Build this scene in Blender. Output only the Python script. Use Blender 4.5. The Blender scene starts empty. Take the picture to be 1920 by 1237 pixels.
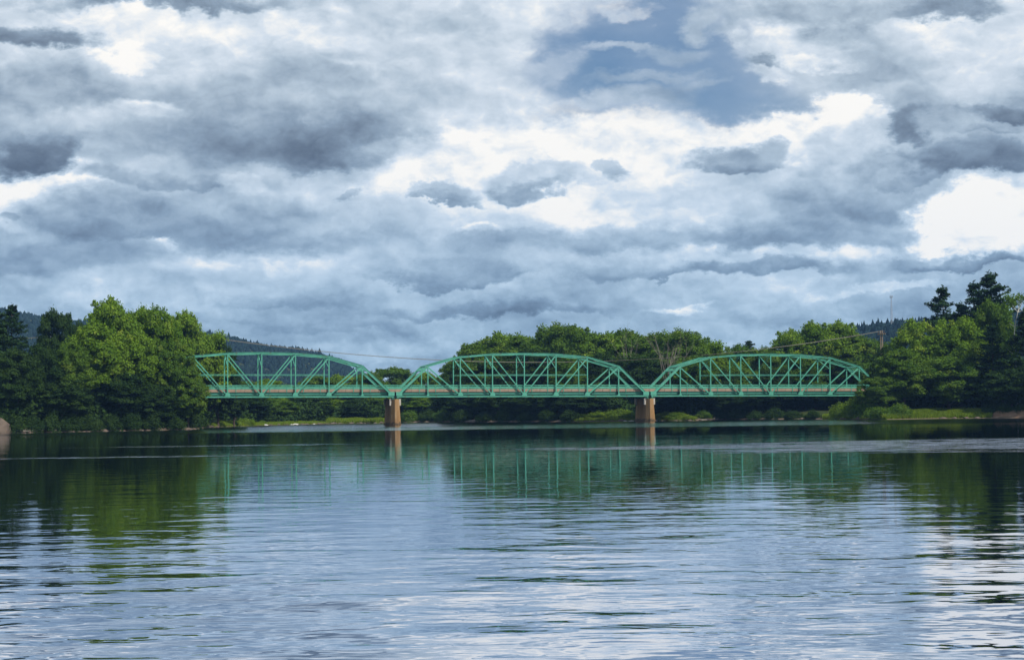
import bpy, math, random
import numpy as np
from mathutils import Vector, Matrix, noise as mnoise

random.seed(7)
RNG = np.random.default_rng(11)
D = bpy.data
C = bpy.context.scene.collection
S = bpy.context.scene
R = math.radians

# ------------------------------------------------------------------ camera
F = 3680.0                      # focal length in photograph pixels (1920 wide)
PW, PH = 1920.0, 1237.0
CAMH = 3.5
PITCH = math.atan(146.5 / F)
ROLL = 0.0134
_R0 = Vector((1, 0, 0)); _F = Vector((0, math.cos(PITCH), math.sin(PITCH))); _U0 = Vector((0, -math.sin(PITCH), math.cos(PITCH)))
CR = math.cos(ROLL) * _R0 - math.sin(ROLL) * _U0
CU = math.sin(ROLL) * _R0 + math.cos(ROLL) * _U0
cam_data = D.cameras.new('camera'); cam = D.objects.new('camera', cam_data); C.objects.link(cam)
cam.matrix_world = Matrix(((CR.x, CU.x, -_F.x, 0), (CR.y, CU.y, -_F.y, 0), (CR.z, CU.z, -_F.z, CAMH), (0, 0, 0, 1)))
cam_data.sensor_fit = 'HORIZONTAL'; cam_data.sensor_width = 36.0; cam_data.lens = 36.0 * F / PW
cam_data.clip_start = 0.5; cam_data.clip_end = 20000
S.camera = cam

def ray(px, py):
    return (_F + CR * ((px - PW / 2) / F) + CU * ((PH / 2 - py) / F))
def at(px, py, Y):
    d = ray(px, py); t = Y / d.y
    return Vector((d.x * t, Y, CAMH + d.z * t))
def on_water(px, py, z=0.0):
    d = ray(px, py); t = (z - CAMH) / d.z
    return Vector((d.x * t, d.y * t, z))

# ------------------------------------------------------------------ light settings
SUN_EL, SUN_AZ = R(50), R(128)          # azimuth clockwise from the viewing direction (+Y)
S.view_settings.view_transform = 'Standard'
S.view_settings.look = 'None'
S.view_settings.exposure = 0.0
S.view_settings.gamma = 1.0
S.view_settings.use_curve_mapping = False
S.render.engine = 'CYCLES'
S.cycles.use_denoising = True
S.cycles.max_bounces = 6
S.cycles.diffuse_bounces = 2
S.cycles.glossy_bounces = 3
S.cycles.transmission_bounces = 3
S.cycles.volume_bounces = 0
S.cycles.transparent_max_bounces = 6
S.cycles.sample_clamp_indirect = 4.0
S.cycles.caustics_reflective = False
S.cycles.caustics_refractive = False

sd = Vector((math.sin(SUN_AZ) * math.cos(SUN_EL), math.cos(SUN_AZ) * math.cos(SUN_EL), math.sin(SUN_EL)))
sun_data = D.lights.new('sun', 'SUN'); sun_data.energy = 5.0; sun_data.angle = R(0.6); sun_data.color = (1.0, 0.95, 0.86)
sun = D.objects.new('sun', sun_data); C.objects.link(sun)
sun.rotation_euler = (-sd).to_track_quat('-Z', 'Y').to_euler()
sun.location = (60, -60, 120)

# ------------------------------------------------------------------ node helpers
class NT:
    def __init__(s, tree): s.t = tree; s.n = tree.nodes; s.l = tree.links
    def new(s, typ, **kw):
        nd = s.n.new(typ)
        for k, v in kw.items():
            if k != 'ins': setattr(nd, k, v)
        for k, v in kw.get('ins', {}).items():
            if hasattr(v, 'is_output') or isinstance(v, bpy.types.NodeSocket): s.l.new(v, nd.inputs[k])
            else: nd.inputs[k].default_value = v
        return nd
    def math(s, op, a, b=0.0, c=0.0, clamp=False):
        nd = s.new('ShaderNodeMath', operation=op, ins={0: a, 1: b, 2: c}); nd.use_clamp = clamp
        return nd.outputs[0]
    def vmath(s, op, a, b=(0, 0, 0)):
        nd = s.new('ShaderNodeVectorMath', operation=op, ins={0: a, 1: b})
        return nd.outputs['Value'] if op in ('LENGTH', 'DOT_PRODUCT') else nd.outputs['Vector']
    def maprange(s, v, a, b, c, d, smooth=False):
        nd = s.new('ShaderNodeMapRange', ins={0: v, 1: a, 2: b, 3: c, 4: d})
        if smooth: nd.interpolation_type = 'SMOOTHSTEP'
        return nd.outputs[0]
    def mixf(s, f, a, b):
        nd = s.new('ShaderNodeMix', data_type='FLOAT', ins={0: f, 2: a, 3: b}); return nd.outputs[0]
    def mixc(s, f, a, b, blend='MIX'):
        nd = s.new('ShaderNodeMix', data_type='RGBA', ins={0: f, 6: a, 7: b}); nd.blend_type = blend; return nd.outputs[2]
    def noise(s, vec, scale, detail=3.0, rough=0.5, out='Fac', dim='3D'):
        nd = s.new('ShaderNodeTexNoise', noise_dimensions=dim, ins={'Vector': vec, 'Scale': scale, 'Detail': detail, 'Roughness': rough})
        return nd.outputs[out]
    def ramp(s, f, stops, interp='LINEAR'):
        nd = s.new('ShaderNodeValToRGB', ins={0: f}); cr = nd.color_ramp; cr.interpolation = interp
        while len(cr.elements) < len(stops): cr.elements.new(0.5)
        for e, (p, c) in zip(cr.elements, stops): e.position = p; e.color = (c[0], c[1], c[2], 1)
        return nd.outputs[0]
def srgb(r, g, b):
    f = lambda c: (c / 255 / 12.92) if c / 255 <= 0.04045 else ((c / 255 + 0.055) / 1.055) ** 2.4
    return (f(r), f(g), f(b), 1)

# ------------------------------------------------------------------ world: sky with procedural clouds
world = D.worlds.new('World'); S.world = world; world.use_nodes = True
w = NT(world.node_tree); w.n.clear()
sky = w.new('ShaderNodeTexSky', sky_type='NISHITA'); sky.sun_disc = False
sky.sun_elevation = SUN_EL; sky.sun_rotation = SUN_AZ; sky.dust_density = 0.4
tc = w.new('ShaderNodeTexCoord'); dirv = tc.outputs['Generated']
dirn = w.vmath('NORMALIZE', dirv)
flat = w.vmath('MULTIPLY', dirn, (F / 190, F / 190, F / 190 * 1.7))
wcol = w.noise(flat, 1.0, 8.0, 0.62, out='Color')
warp = w.vmath('MULTIPLY', w.vmath('SUBTRACT', wcol, (0.5, 0.5, 0.5)), (260, 150, 0))
sep = w.new('ShaderNodeSeparateXYZ', ins={0: dirn})
az = w.math('ARCTAN2', sep.outputs[0], sep.outputs[1]); el = w.math('ARCSINE', sep.outputs[2])
comb = w.new('ShaderNodeCombineXYZ', ins={0: w.math('MULTIPLY', az, F), 1: w.math('MULTIPLY', el, F), 2: 0.0})
P = w.vmath('ADD', comb.outputs[0], warp)
Psm = w.vmath('ADD', comb.outputs[0], w.vmath('MULTIPLY', warp, (0.45, 0.45, 0)))
big = w.noise(w.vmath('MULTIPLY', dirn, (F / 420, F / 420, F / 420 * 2.4)), 1.0, 6.0, 0.55)
val = w.maprange(big, 0.25, 0.75, 0.36, 0.86)
def over(cur, cx, cy, rx, ry, soft, shade, alpha, src=None, body=True):
    d = ray(cx, cy).normalized()
    u, v = math.atan2(d.x, d.y) * F, math.asin(d.z) * F
    q = w.vmath('MULTIPLY', w.vmath('SUBTRACT', src or P, (u, v, 0)), (1 / rx, 1 / ry, 0))
    soft *= .64
    if not body or (shade >= .5 and not (shade > .85 and rx < 90)):
        a = w.maprange(w.vmath('LENGTH', q), 1 + soft, 1 - soft, 0.0, alpha, smooth=True)
        return w.mixf(a, cur, shade)
    # clouds have flatter bases than tops, and are lit from above
    rad = w.vmath('LENGTH', w.vmath('MAXIMUM', q, w.vmath('MULTIPLY', q, (-1, -1.5, 0))))
    a = w.maprange(rad, 1 + soft, 1 - soft, 0.0, alpha, smooth=True)
    k = 0.17 if shade < .5 else 0.10
    return w.mixf(a, cur, w.math('ADD', w.vmath('DOT_PRODUCT', q, (0, k, 0)), shade))
# (centre x, centre y, radius x, radius y, softness, brightness, opacity)
CLOUDS_BACK = [
    (960, 640, 1500, 90, .9, .56, .7), (300, 70, 420, 80, .9, .80, .8), (255, 55, 200, 26, .7, .92, .7), (230, 100, 60, 22, .6, .98, .8),
    (900, 110, 260, 100, .9, .80, .7), (1050, 40, 180, 70, .8, .78, .8), (640, 130, 80, 26, .7, .98, .8), (560, 60, 90, 30, .8, .90, .6),
    (820, 40, 110, 30, .9, .55, .7), (300, 5, 220, 22, .7, .30, .9), (50, 80, 105, 24, .6, .26, .9), (110, 165, 120, 50, .8, .42, .7),
    (430, 175, 170, 40, .9, .50, .7), (600, 130, 90, 22, .8, .48, .5), (640, 170, 150, 60, .9, .62, .6), (275, 215, 62, 26, .6, .97, .9), (170, 225, 150, 30, .8, .72, .6),
    (480, 255, 210, 70, .8, .38, .85), (600, 280, 190, 46, .55, .24, .92), (720, 235, 170, 26, .6, .32, .8), (780, 190, 160, 36, .8, .58, .6),
    (70, 385, 130, 50, .7, .97, .9), (140, 340, 80, 26, .6, .95, .8), (300, 300, 120, 40, .8, .60, .7),
    (45, 305, 90, 48, .4, .17, .97), (40, 262, 90, 26, .6, .45, .8), (290, 338, 150, 22, .5, .36, .85), (420, 345, 45, 24, .5, .82, .6),
    (25, 408, 26, 10, .6, .55, .8),
    (230, 405, 180, 52, .6, .36, .88), (60, 480, 140, 50, .8, .46, .7), (500, 430, 190, 60, .7, .40, .85), (560, 385, 190, 30, .8, .56, .7),
    (300, 460, 40, 16, .6, .90, .9), (215, 475, 110, 26, .6, .52, .8), (330, 520, 170, 26, .8, .70, .6), (480, 525, 200, 24, .8, .66, .7),
    (1050, 290, 340, 80, .6, .98, .95), (850, 340, 150, 50, .6, .93, .9), (930, 390, 320, 60, .8, .86, .85), (1230, 255, 170, 45, .6, .90, .85),
    (900, 436, 60, 14, .6, 1.0, .9), (1180, 385, 220, 40, .9, .88, .7), (1000, 205, 190, 34, .9, .72, .6),
    (838, 366, 52, 19, .5, .60, .85), (838, 378, 56, 12, .6, .42, .85), (1000, 340, 84, 28, .5, .66, .85), (990, 356, 74, 14, .7, .40, .85), (1020, 322, 55, 14, .6, .80, .6), (1120, 325, 30, 14, .5, .60, .8), (665, 362, 24, 8, .5, .52, .8),
    (1180, 450, 330, 34, .7, .46, .85), (860, 500, 150, 30, .6, .44, .85), (850, 525, 150, 16, .6, .33, .8), (1130, 505, 110, 26, .7, .48, .8),
    (1010, 480, 60, 30, .6, .72, .6), (700, 505, 70, 26, .7, .58, .7), (1420, 505, 140, 22, .5, .42, .9), (1250, 516, 40, 10, .6, .44, .8),
    (1400, 470, 160, 18, .7, .85, .8), (1590, 470, 100, 22, .7, .80, .85), (1500, 440, 170, 30, .7, .42, .85),
    (930, 583, 190, 16, .6, .34, .85), (640, 610, 220, 14, .8, .46, .6), (520, 570, 150, 14, .8, .46, .6), (1280, 585, 70, 9, .6, .86, .7), (1660, 545, 110, 12, .6, .88, .8),
    (1100, 545, 260, 12, .8, .68, .6), (700, 655, 160, 18, .8, .78, .7), (180, 575, 90, 16, .8, .80, .6), (30, 530, 60, 18, .8, .72, .6), (1560, 590, 260, 28, .8, .44, .6),
]
for c in CLOUDS_BACK: val = over(val, *c)
# clear blue openings in the cloud layer
bm_ = 0.0
for (cx, cy, rx, ry, soft, a) in [(1290, 120, 215, 92, .45, 1.0), (1180, 60, 120, 50, .5, .9), (1390, 185, 110, 34, .4, 1.0), (1140, 130, 130, 62, .6, .85), (1080, 85, 60, 26, .7, .6), (1500, 210, 60, 22, .6, .7), (1110, 205, 90, 14, .6, .5), (1240, 20, 80, 30, .6, .9)]:
    bm_ = over(bm_, cx, cy, rx, ry, soft + .35, 1.0, a * .93, body=False)
for (cx, cy, rx, ry, soft, a) in [(1310, 40, 40, 26, .7, .75), (1250, 98, 60, 18, .8, .45), (1180, 188, 110, 18, .7, .6), (1060, 120, 50, 22, .8, .4), (1150, 90, 60, 9, .9, .6), (1210, 150, 80, 10, .9, .5), (1290, 165, 50, 8, .9, .45), (1385, 60, 34, 12, .8, .6), (1400, 105, 40, 14, .8, .5), (1150, 25, 50, 10, .9, .5)]:
    bm_ = over(bm_, cx, cy, rx, ry, soft, 0.0, a, body=False)
fvals = []
CLOUDS_FRONT = [
    (1660, 110, 230, 110, .7, .62, .9, 1), (1500, 95, 90, 30, .6, .80, .9, 1), (1840, 80, 120, 100, .8, .80, .8, 1), (1530, 30, 170, 30, .8, .44, .8, 1), (1760, 25, 100, 26, .6, .28, .85, 1), (1400, 78, 26, 14, .6, .80, .8, 1),
    (1440, 140, 44, 22, .6, .78, .8, 1), (1440, 122, 44, 14, .7, .34, .85, 1), (1530, 112, 44, 18, .6, .90, .8, 1),
    (1440, 262, 140, 40, .5, .88, .95, 1), (1575, 235, 66, 56, .35, .97, .97, 1), (1580, 275, 80, 40, .7, .68, .7, 1), (1470, 245, 50, 22, .5, .98, .85, 1), (1300, 245, 130, 18, .6, .84, .8, 1),
    (1480, 355, 220, 34, .8, .80, .8, 1), (1375, 295, 66, 22, .5, .52, .85, 1), (1378, 312, 66, 14, .7, .38, .8, 1), (1540, 325, 30, 16, .8, .45, .6, 1),
    (1620, 370, 150, 50, .7, .44, .9, 1), (1840, 415, 140, 66, .35, 1.0, .97, 1), (1770, 440, 70, 36, .6, .97, .8, 1),
    (1800, 310, 170, 38, .4, .27, .96, 1), (1700, 250, 60, 40, .45, .28, .95, 1), (1880, 225, 110, 26, .5, .24, .95, 1), (1785, 240, 78, 28, .45, .58, .95, 1), (1850, 255, 60, 14, .6, .46, .8, 1),
    (1690, 335, 60, 16, .6, .40, .8, 1), (1665, 312, 30, 10, .9, .75, .5, 1), (1810, 500, 140, 14, .5, .32, .95, 1), (1700, 485, 60, 16, .6, .50, .8, 1),
]
for c in CLOUDS_FRONT:
    val = over(val, *c[:7]); bm_ = over(bm_, c[0], c[1], c[2], c[3], c[4], 0.0, c[6], body=False)
# billows: the cloud thickness compared with the thickness a little higher towards the sun gives lit tops and shaded bases
def billow(size, flatten, detail, rough, off, seed):
    p_ = w.vmath('ADD', w.vmath('MULTIPLY', dirn, (F / size, F / size, F / size * flatten)), (seed, 0, 0))
    p_ = w.vmath('ADD', p_, w.vmath('MULTIPLY', w.vmath('SUBTRACT', w.noise(p_, 2.1, 3.0, .5, out='Color'), (.5, .5, .5)), (.5, .5, .5)))
    a_ = w.noise(p_, 1.0, detail, rough); b_ = w.noise(w.vmath('ADD', p_, off), 1.0, detail, rough)
    return a_, w.math('SUBTRACT', a_, b_)
fine, e1 = billow(110, 1.5, 7.0, .55, (.10, 0, .22), 3.7)
midn, e2 = billow(330, 2.2, 6.0, .52, (.08, 0, .24), 9.1)
val = w.math('ADD', val, w.maprange(fine, 0.3, 0.7, -0.05, 0.05))
relief = w.math('ADD', w.math('MULTIPLY', e1, 0.50), w.math('MULTIPLY', e2, 0.75))
val = w.math('ADD', val, relief)
ccol = w.ramp(val, [(0.0, srgb(84, 93, 106)), (0.20, srgb(116, 129, 144)), (0.40, srgb(148, 164, 180)), (0.60, srgb(186, 200, 212)), (0.80, srgb(224, 232, 240)), (0.95, (1.06, 1.03, .97))])
# low sky takes the blue-grey of distant air
low = w.maprange(el, 0.0, 0.17, 0.85, 0.12, smooth=True)
low = w.math('MULTIPLY', low, w.maprange(val, .72, .97, 1.0, .12, smooth=True))
ccol = w.mixc(low, ccol, w.mixc(1.0, ccol, (0.66, 0.86, 1.0, 1), 'MULTIPLY'))
ccol10 = w.mixc(1.0, ccol, (10.0, 10.0, 10.0, 1), 'MULTIPLY')
skyc = w.mixc(1.0, sky.outputs[0], (0.40, 0.56, 0.72, 1), 'MULTIPLY')
veil = w.mixc(w.maprange(midn, 0.3, 0.75, 0.08, 0.55), skyc, (4.0, 5.0, 6.4, 1))
# openings of blue elsewhere in the sky, where the photograph does not look
fin = w.mixc(bm_, ccol10, veil)
bg = w.new('ShaderNodeBackground', ins={0: fin, 1: 0.1})
wo = w.new('ShaderNodeOutputWorld', ins={0: bg.outputs[0]})
world.cycles.sampling_method = 'MANUAL'; world.cycles.sample_map_resolution = 1024

# ------------------------------------------------------------------ materials
def principled(name, base=(.5, .5, .5, 1), rough=0.7, spec=0.3, build=None):
    m = D.materials.new(name); m.use_nodes = True; t = NT(m.node_tree)
    b = t.n['Principled BSDF']
    b.inputs['Base Color'].default_value = base; b.inputs['Roughness'].default_value = rough
    b.inputs['Specular IOR Level'].default_value = spec
    if build: build(t, b)
    return m
def weathered(c1, c2, scale, bump=0.0, streak=False, rust=None):
    def f(t, b):
        tcn = t.new('ShaderNodeTexCoord').outputs['Object']
        v = t.vmath('MULTIPLY', tcn, (1, 1, 0.25)) if streak else tcn
        n1 = t.noise(v, scale, 6.0, 0.6)
        col = t.mixc(t.maprange(n1, .3, .7, 0, 1), c1, c2)
        if rust:
            n2 = t.noise(tcn, scale * 2.3, 5.0, 0.7)
            col = t.mixc(t.maprange(n2, .60, .72, 0, .8), col, rust)
        t.l.new(col, b.inputs['Base Color'])
        if bump:
            bn = t.new('ShaderNodeBump', ins={'Strength': 0.6, 'Distance': bump, 'Height': n1})
            t.l.new(bn.outputs[0], b.inputs['Normal'])
    return f
M = {}
M['paint'] = principled('green_bridge_paint', rough=.5, spec=.35, build=weathered((.055, .27, .185, 1), (.115, .41, .29, 1), .35, rust=(.14, .12, .07, 1)))
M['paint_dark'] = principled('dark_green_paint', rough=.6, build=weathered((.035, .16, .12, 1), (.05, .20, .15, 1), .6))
M['curb'] = principled('stained_curb_concrete', rough=.9, spec=.1, build=weathered((.28, .19, .135, 1), (.38, .28, .21, 1), .9, .01, rust=(.40, .20, .11, 1)))
M['asphalt'] = principled('asphalt', rough=.95, build=weathered((.045, .045, .045, 1), (.07, .068, .065, 1), 2.0))
M['pier'] = principled('brown_pier_concrete', rough=.92, spec=.1, build=weathered((.21, .115, .045, 1), (.38, .235, .11, 1), .55, .03, streak=True, rust=(.17, .10, .07, 1)))
def tide(t, b):
    p = t.new('ShaderNodeNewGeometry').outputs['Position']; z = t.new('ShaderNodeSeparateXYZ', ins={0: p}).outputs[2]
    src = b.inputs['Base Color'].links[0].from_socket
    zz = t.math('ADD', z, t.maprange(t.noise(p, 1.3, 4.0, .6), .3, .7, -.35, .35))
    c = t.mixc(t.maprange(zz, .35, .75, .75, 0, True), src, (.05, .045, .035, 1))
    st = t.noise(t.vmath('MULTIPLY', p, (1.6, 1.6, .12)), 1.0, 4.0, .6)
    c = t.mixc(t.maprange(st, .58, .70, 0, .45), c, (.50, .38, .24, 1))
    t.l.new(c, b.inputs['Base Color'])
tide(NT(M['pier'].node_tree), M['pier'].node_tree.nodes['Principled BSDF'])
M['pier_cap'] = principled('pale_cap_concrete', rough=.9, spec=.1, build=weathered((.40, .37, .32, 1), (.52, .48, .42, 1), .8, .02, rust=(.34, .20, .11, 1)))
M['bark'] = principled('bark', rough=.95, spec=.05, build=weathered((.05, .037, .026, 1), (.10, .08, .06, 1), 1.5, .03, streak=True))
M['bark_pale'] = principled('birch_bark', rough=.85, spec=.1, build=weathered((.50, .48, .42, 1), (.62, .60, .54, 1), 1.0, .01, rust=(.10, .09, .08, 1)))
M['deadwood'] = principled('dead_wood', rough=.9, spec=.1, build=weathered((.15, .13, .105, 1), (.27, .24, .20, 1), 1.0, .02, streak=True))
M['pole'] = principled('pole_wood', rough=.9, spec=.1, build=weathered((.20, .15, .11, 1), (.30, .235, .175, 1), 1.2, .01, streak=True))
M['wire'] = principled('cable_aluminium', base=(.22, .20, .165, 1), rough=.8)
M['steel'] = principled('mast_steel', base=(.35, .37, .40, 1), rough=.5)
M['ceramic'] = principled('insulator_glaze', base=(.12, .07, .05, 1), rough=.2, spec=.5)
M['rock'] = principled('rock', rough=.9, spec=.15, build=weathered((.06, .048, .04, 1), (.17, .13, .10, 1), .7, .08))
M['stone_pale'] = principled('pale_stone', rough=.9, spec=.15, build=weathered((.42, .40, .36, 1), (.62, .60, .56, 1), .8, .04))
def ground_build(t, b):
    p = t.new('ShaderNodeNewGeometry').outputs['Position']
    n1 = t.noise(p, .05, 8.0, .6); n2 = t.noise(p, .9, 6.0, .65)
    c = t.mixc(t.maprange(n1, .4, .6, 0, 1), (.030, .050, .012, 1), (.050, .062, .020, 1))
    c = t.mixc(t.maprange(n2, .35, .65, 0, .6), c, (.02, .022, .012, 1))
    z = t.new('ShaderNodeSeparateXYZ', ins={0: p}).outputs[2]
    c = t.mixc(t.maprange(z, .1, .45, 1, 0, True), c, (.13, .10, .07, 1))
    t.l.new(c, b.inputs['Base Color'])
    bn = t.new('ShaderNodeBump', ins={'Strength': .8, 'Distance': .3, 'Height': n2}); t.l.new(bn.outputs[0], b.inputs['Normal'])
M['ground'] = principled('earth_and_grass', rough=.95, spec=.05, build=ground_build)
def leaf_material(name, dark, light, trans=0.35, yellow=None):
    m = D.materials.new(name); m.use_nodes = True; t = NT(m.node_tree); t.n.clear()
    at_ = t.new('ShaderNodeAttribute', attribute_name='tone').outputs['Fac']
    oi = t.new('ShaderNodeObjectInfo').outputs['Random']
    f = t.math('ADD', t.math('MULTIPLY', at_, .65), t.math('MULTIPLY', oi, .35))
    c = t.mixc(f, dark, light)
    if yellow:
        c = t.mixc(t.maprange(at_, .72, 1.0, 0, .8), c, yellow)
    d = t.new('ShaderNodeBsdfDiffuse', ins={0: c}); tr = t.new('ShaderNodeBsdfTranslucent', ins={0: t.mixc(1.0, c, (1.15, 1.1, .5, 1), 'MULTIPLY')})
    mx = t.new('ShaderNodeMixShader', ins={0: trans, 1: d.outputs[0], 2: tr.outputs[0]})
    t.new('ShaderNodeOutputMaterial', ins={0: mx.outputs[0]})
    return m
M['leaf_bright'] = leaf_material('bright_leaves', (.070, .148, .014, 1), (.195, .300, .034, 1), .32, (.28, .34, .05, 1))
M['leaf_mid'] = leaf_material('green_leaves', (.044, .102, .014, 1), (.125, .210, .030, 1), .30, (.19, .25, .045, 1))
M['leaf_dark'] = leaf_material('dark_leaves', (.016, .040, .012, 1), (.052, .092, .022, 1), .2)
M['needle'] = leaf_material('pine_needles', (.012, .032, .014, 1), (.040, .078, .026, 1), .1)
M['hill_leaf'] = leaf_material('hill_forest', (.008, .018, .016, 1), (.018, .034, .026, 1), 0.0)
M['bush'] = leaf_material('bush_leaves', (.085, .160, .014, 1), (.190, .275, .030, 1), .32, (.27, .32, .04, 1))
M['grass'] = leaf_material('bank_grass', (.110, .180, .014, 1), (.230, .310, .034, 1), .35, (.30, .32, .06, 1))

# water
def water_material():
    m = D.materials.new('river_water'); m.use_nodes = True; t = NT(m.node_tree); t.n.clear()
    p = t.new('ShaderNodeNewGeometry').outputs['Position']
    sepp = t.new('ShaderNodeSeparateXYZ', ins={0: p})
    # wind-ruffled patches
    pn = t.noise(t.vmath('MULTIPLY', p, (.006, .02, 0)), 1.0, 4.0, .55)
    far = t.maprange(sepp.outputs[1], 305, 350, 0, 1, True)
    xs = sepp.outputs[0]; ys = sepp.outputs[1]
    def patch(cx, cy, rx, ry, soft=.5):
        q = t.vmath('MULTIPLY', t.vmath('SUBTRACT', p, (cx, cy, 0)), (1 / rx, 1 / ry, 0))
        edge = t.math('ADD', t.vmath('LENGTH', q), t.maprange(t.noise(t.vmath('MULTIPLY', p, (.02, .08, 0)), 1.0, 5.0, .6), .3, .7, -.45, .45))
        return t.maprange(edge, 1 + soft, 1 - soft, 0, 1, True)
    pr = t.math('MAXIMUM', patch(46, 165, 25, 20), t.math('MULTIPLY', patch(20, 168, 16, 7), .5))
    pl = t.math('MULTIPLY', patch(-36, 205, 14, 3, .6), .25)
    pl2 = t.math('MULTIPLY', patch(-31, 158, 12, 2.0, .6), .3)
    ruf = t.math('MAXIMUM', t.math('MAXIMUM', pr, t.math('MAXIMUM', pl, pl2)), 0.0)
    grain = t.maprange(t.noise(t.vmath('MULTIPLY', p, (.22, .45, 0)), 1.0, 4.0, .65), .44, .60, 0, 1, True)
    ruf = t.math('MULTIPLY', ruf, grain)
    # waves
    v1 = t.vmath('MULTIPLY', p, (.75, 1.0, 1.0))
    wr = t.new('ShaderNodeVectorMath', operation='ADD', ins={0: v1, 1: t.vmath('MULTIPLY', t.noise(v1, .35, 2.0, .5, out='Color'), (1.2, 1.2, 0))}).outputs[0]
    h1 = t.noise(wr, .50, 3.0, .48)
    h0 = t.noise(t.vmath('MULTIPLY', wr, (.8, 1.0, 1)), .16, 2.0, .4)
    h2 = t.noise(wr, 1.1, 2.0, .45)
    h3 = t.noise(t.vmath('MULTIPLY', p, (1.0, 1.3, 1)), 5.0, 2.0, .5)
    amp = t.maprange(t.noise(t.vmath('MULTIPLY', p, (.05, .05, 0)), 1.0, 3.0, .5), .3, .7, .55, 1.25)
    near = t.math('ADD', t.maprange(ys, 20, 60, .55, .20), t.maprange(ys, 60, 110, 0, -.08))
    h = t.math('ADD', t.math('ADD', t.math('MULTIPLY', h0, t.maprange(ys, 30, 75, .26, .06)), t.math('MULTIPLY', h1, .15)), t.math('ADD', t.math('MULTIPLY', h2, .022), t.math('MULTIPLY', h3, .0012)))
    h = t.math('MULTIPLY', h, t.math('MULTIPLY', amp, t.math('ADD', near, t.math('MULTIPLY', ruf, 1.2))))
    bump = t.new('ShaderNodeBump', ins={'Strength': 1.0, 'Distance': 1.0, 'Height': h})
    rough = t.math('ADD', t.math('ADD', .018, t.math('MULTIPLY', t.maprange(pn, .5, .7, 0, 1, True), .02)), t.math('ADD', t.math('MULTIPLY', far, .19), t.math('MULTIPLY', ruf, .03)))
    body = t.new('ShaderNodeBsdfDiffuse', ins={0: (.003, .009, .006, 1)})
    gl = t.new('ShaderNodeBsdfGlossy', distribution='BECKMANN', ins={'Color': (.745, .775, .83, 1), 'Roughness': rough, 'Normal': bump.outputs[0]})
    fr = t.new('ShaderNodeFresnel', ins={'IOR': 1.33, 'Normal': bump.outputs[0]})
    fr2 = t.math('POWER', fr.outputs[0], 2.3)
    mx = t.new('ShaderNodeMixShader', ins={0: fr2, 1: body.outputs[0], 2: gl.outputs[0]})
    t.new('ShaderNodeOutputMaterial', ins={0: mx.outputs[0]})
    return m
M['water'] = water_material()

# ------------------------------------------------------------------ object helpers
def empty(name, loc=(0, 0, 0), rot=(0, 0, 0), parent=None):
    o = D.objects.new(name, None); C.objects.link(o); o.location = loc; o.rotation_euler = rot
    o.empty_display_size = 1.0
    if parent: o.parent = parent
    return o
def tag(o, label=None, cat=None, group=None, kind=None):
    if label: o['label'] = label
    if cat: o['category'] = cat
    if group: o['group'] = group
    if kind: o['kind'] = kind
    return o
def link(name, me, parent=None, loc=None):
    o = D.objects.new(name, me); C.objects.link(o)
    if parent: o.parent = parent
    if loc is not None: o.location = loc
    return o
def np_mesh(name, verts, faces, mat, tone=None, smooth=False):
    """verts (n,3); faces (m,k) all the same k"""
    verts = np.asarray(verts, dtype=np.float32); faces = np.asarray(faces, dtype=np.int32)
    me = D.meshes.new(name); k = faces.shape[1]; m = len(faces)
    me.vertices.add(len(verts)); me.vertices.foreach_set('co', verts.ravel())
    me.loops.add(m * k); me.loops.foreach_set('vertex_index', faces.ravel())
    me.polygons.add(m); me.polygons.foreach_set('loop_start', np.arange(0, m * k, k, dtype=np.int32))
    me.polygons.foreach_set('loop_total', np.full(m, k, dtype=np.int32))
    if smooth: me.polygons.foreach_set('use_smooth', np.ones(m, dtype=bool))
    me.materials.append(mat)
    if tone is not None:
        a = me.attributes.new('tone', 'FLOAT', 'POINT'); a.data.foreach_set('value', np.asarray(tone, dtype=np.float32))
    me.update(calc_edges=True); me.validate()
    return me

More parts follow.
